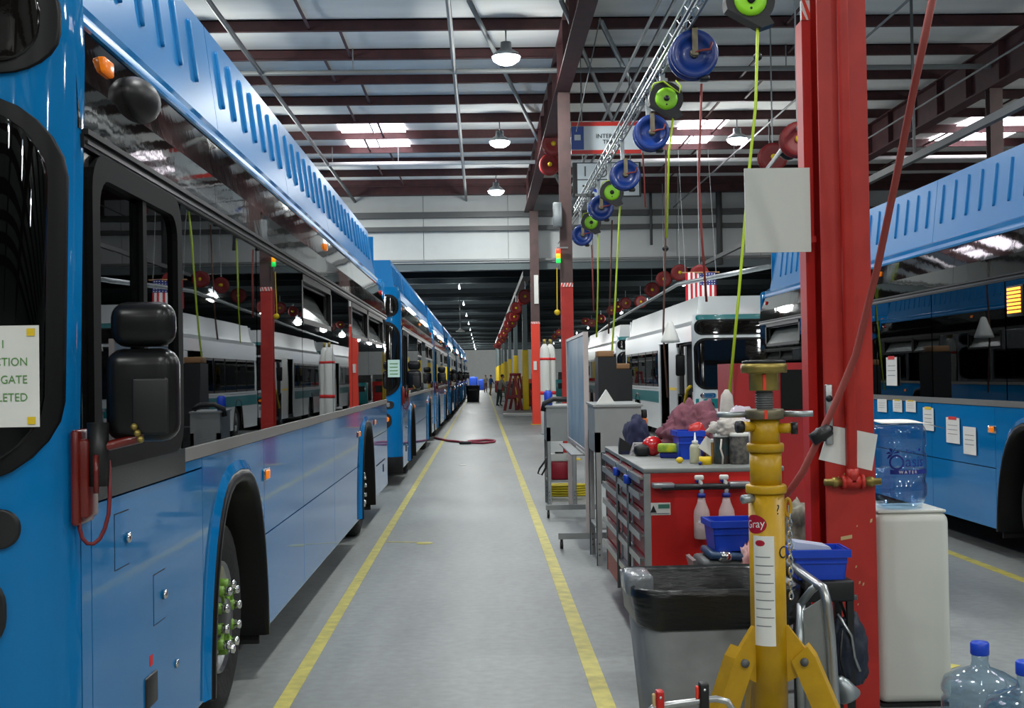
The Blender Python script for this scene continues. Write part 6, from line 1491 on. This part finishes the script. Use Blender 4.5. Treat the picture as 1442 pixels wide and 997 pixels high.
# blue bay door panel at the far end
# people
def person(px, py, label, shirt, pants, hair, face=0.0, lean=0.0, arm=0.3, hat=None):
    x, y = gp(px, py); t = thing('person', label, 'person', (x, y, 0), face)
    J = {'pel': (0, 0, 0.95), 'wa': (0, -0.01, 1.12), 'ch': (0, lean*0.3, 1.35), 'nk': (0, lean*0.5, 1.5), 'hb': (0, lean*0.6, 1.56),
         'ls': (-0.19, lean*0.45, 1.42), 'le': (-0.25, lean*0.5-0.06, 1.14), 'lw': (-0.2, lean*0.5-arm, 1.0),
         'rs': (0.19, lean*0.45, 1.42), 're': (0.25, lean*0.5-0.06, 1.14), 'rw': (0.2, lean*0.5-arm, 1.02),
         'lh': (-0.1, 0, 0.9), 'lk': (-0.11, -0.05, 0.5), 'la': (-0.12, 0.03, 0.09), 'lt': (-0.13, -0.12, 0.04),
         'rh': (0.1, 0, 0.9), 'rk': (0.12, 0.04, 0.5), 'ra': (0.13, 0.12, 0.09), 'rt': (0.15, -0.03, 0.04)}
    Rd = {'pel': .15, 'wa': .145, 'ch': .165, 'nk': .065, 'hb': .06, 'ls': .075, 'le': .052, 'lw': .035, 'rs': .075, 're': .052, 'rw': .035, 'lh': .1, 'lk': .07, 'la': .045, 'lt': .04, 'rh': .1, 'rk': .07, 'ra': .045, 'rt': .04}
    E = [('pel', 'wa'), ('wa', 'ch'), ('ch', 'nk'), ('nk', 'hb'), ('ch', 'ls'), ('ls', 'le'), ('le', 'lw'), ('ch', 'rs'), ('rs', 're'), ('re', 'rw'), ('pel', 'lh'), ('lh', 'lk'), ('lk', 'la'), ('la', 'lt'), ('pel', 'rh'), ('rh', 'rk'), ('rk', 'ra'), ('ra', 'rt')]
    ks = list(J); me = bpy.data.meshes.new('body'); me.from_pydata([J[k] for k in ks], [(ks.index(a), ks.index(b)) for a, b in E], [])
    o = bpy.data.objects.new('body', me); COL.objects.link(o); o.parent = t
    md = o.modifiers.new('skin', 'SKIN'); o.modifiers.new('sub', 'SUBSURF').levels = 1; o.modifiers['sub'].render_levels = 1
    for i, k in enumerate(ks):
        sv = me.skin_vertices[0].data[i]; sv.radius = (Rd[k], Rd[k]*(0.75 if k in ('pel', 'wa', 'ch') else 1)); sv.use_root = (k == 'pel')
    for m in (shirt, pants, M_SKIN, M_BLACK): me.materials.append(m)
    dg = bpy.context.evaluated_depsgraph_get(); bpy.context.view_layer.update(); dg = bpy.context.evaluated_depsgraph_get()
    nm = bpy.data.meshes.new_from_object(o.evaluated_get(dg)); o.modifiers.clear(); o.data = nm
    nm.materials.clear()
    for m in (shirt, pants, M_SKIN, M_BLACK): nm.materials.append(m)
    for p in nm.polygons:
        z = p.center.z; r_ = math.hypot(p.center.x, p.center.y-lean*0.5); p.use_smooth = True
        p.material_index = 3 if z < 0.1 else (2 if z > 1.47 and abs(p.center.x) < 0.12 else (1 if z < 0.98 and abs(p.center.x) < 0.19+0.0 and p.center.y > -0.2 else 0))
    hz = 1.66; hy = lean*0.65
    MB().ball((0, hy, hz), 0.078, 0.098, 0.118, 14, 10).build('head', M_SKIN, t)
    MB().ball((0, hy-0.098, hz-0.01), 0.014, 0.02, 0.022, 8, 6).build('nose', M_SKIN, t)
    for s in (-1, 1):
        MB().ball((s*0.03, hy-0.085, hz+0.01), 0.012, 0.01, 0.008, 8, 6).build('eye', M_BLACK, t); MB().ball((s*0.08, hy, hz-0.005), 0.012, 0.02, 0.03, 8, 6).build('ear', M_SKIN, t)
        # hand: palm with four fingers and thumb
        w = Vector(J['lw' if s < 0 else 'rw']); h = MB(); h.rbox(w.x-0.04, w.x+0.04, w.y-0.10, w.y+0.01, w.z-0.018, w.z+0.018, 0.012)
        for k in range(4): h.tube([(w.x-0.03+0.02*k, w.y-0.09, w.z), (w.x-0.03+0.02*k, w.y-0.135, w.z-0.01), (w.x-0.03+0.02*k, w.y-0.16+0.006*abs(k-1.5), w.z-0.035)], 0.009, 6)
        h.tube([(w.x-s*0.035, w.y-0.03, w.z), (w.x-s*0.065, w.y-0.06, w.z-0.005), (w.x-s*0.06, w.y-0.09, w.z-0.015)], 0.01, 6); h.build('hand', M_SKIN, t)
    MB().box(-0.025, 0.025, hy-0.095, hy-0.085, hz-0.055, hz-0.047).build('mouth', mat('lip', (150, 80, 75), 0.6), t)
    MB().ball((0, hy+0.015, hz+0.035), 0.086, 0.1, 0.1, 14, 8).build('cap' if hat else 'hair', hat or hair, t)
    return t
M_PB = mat('shirt_blue', (50, 84, 130), 0.9); M_PBR = mat('trousers_tan', (120, 92, 56), 0.9); M_PGR = mat('shirt_grey', (150, 146, 138), 0.9); M_PDK = mat('trousers_dark_green', (56, 70, 66), 0.9)
person(691, 557, 'person in blue shirt and tan trousers standing far down the aisle', M_PB, M_PBR, M_HAIR, R(60), -0.1, 0.25)
person(704, 572, 'person in grey shirt bending toward the far workstations', M_PGR, M_PDK, M_HAIR, R(110), -0.28, 0.35)
person(684, 553, 'person in grey shirt and tan trousers farthest down the aisle', M_PGR, M_PBR, M_HAIR, R(20), -0.05, 0.2)
# dark work machines along the far columns
for i, (px, py, w_, h, m, lb) in enumerate(((742, 572, 1.0, 1.5, M_RED, 'red machine cabinet behind the orange-red column'), (749, 566, 1.2, 1.9, M_DGREYMET, 'dark grey rack behind the orange-red column'), (786, 560, 1.6, 1.9, M_BLACK, 'black machine beyond the whiteboard'), (712, 562, 0.9, 1.3, M_DGREYMET, 'grey workstation beside the person in the aisle'), (697, 553, 1.2, 1.2, M_DKRED, 'dark red workstation far down the aisle'), (783, 566, 0.8, 1.4, M_TEAL, 'dark teal machine behind the farther grey desk'))):
    x, y = gp(px, py); t = thing('machine_cabinet', lb, 'machine', (x+w_/2, y, 0)); MB().rbox(-w_/2, w_/2, -0.4, 0.4, 0.08, h, 0.03).build('body', m, t)
    MB().box(-w_*0.35, w_*0.35, -0.415, -0.4, h*0.6, h*0.85).build('panel', M_BLACK, t); MB().box(-w_/2+0.05, w_/2-0.05, -0.35, 0.35, 0, 0.08).build('plinth', M_BLACK, t)
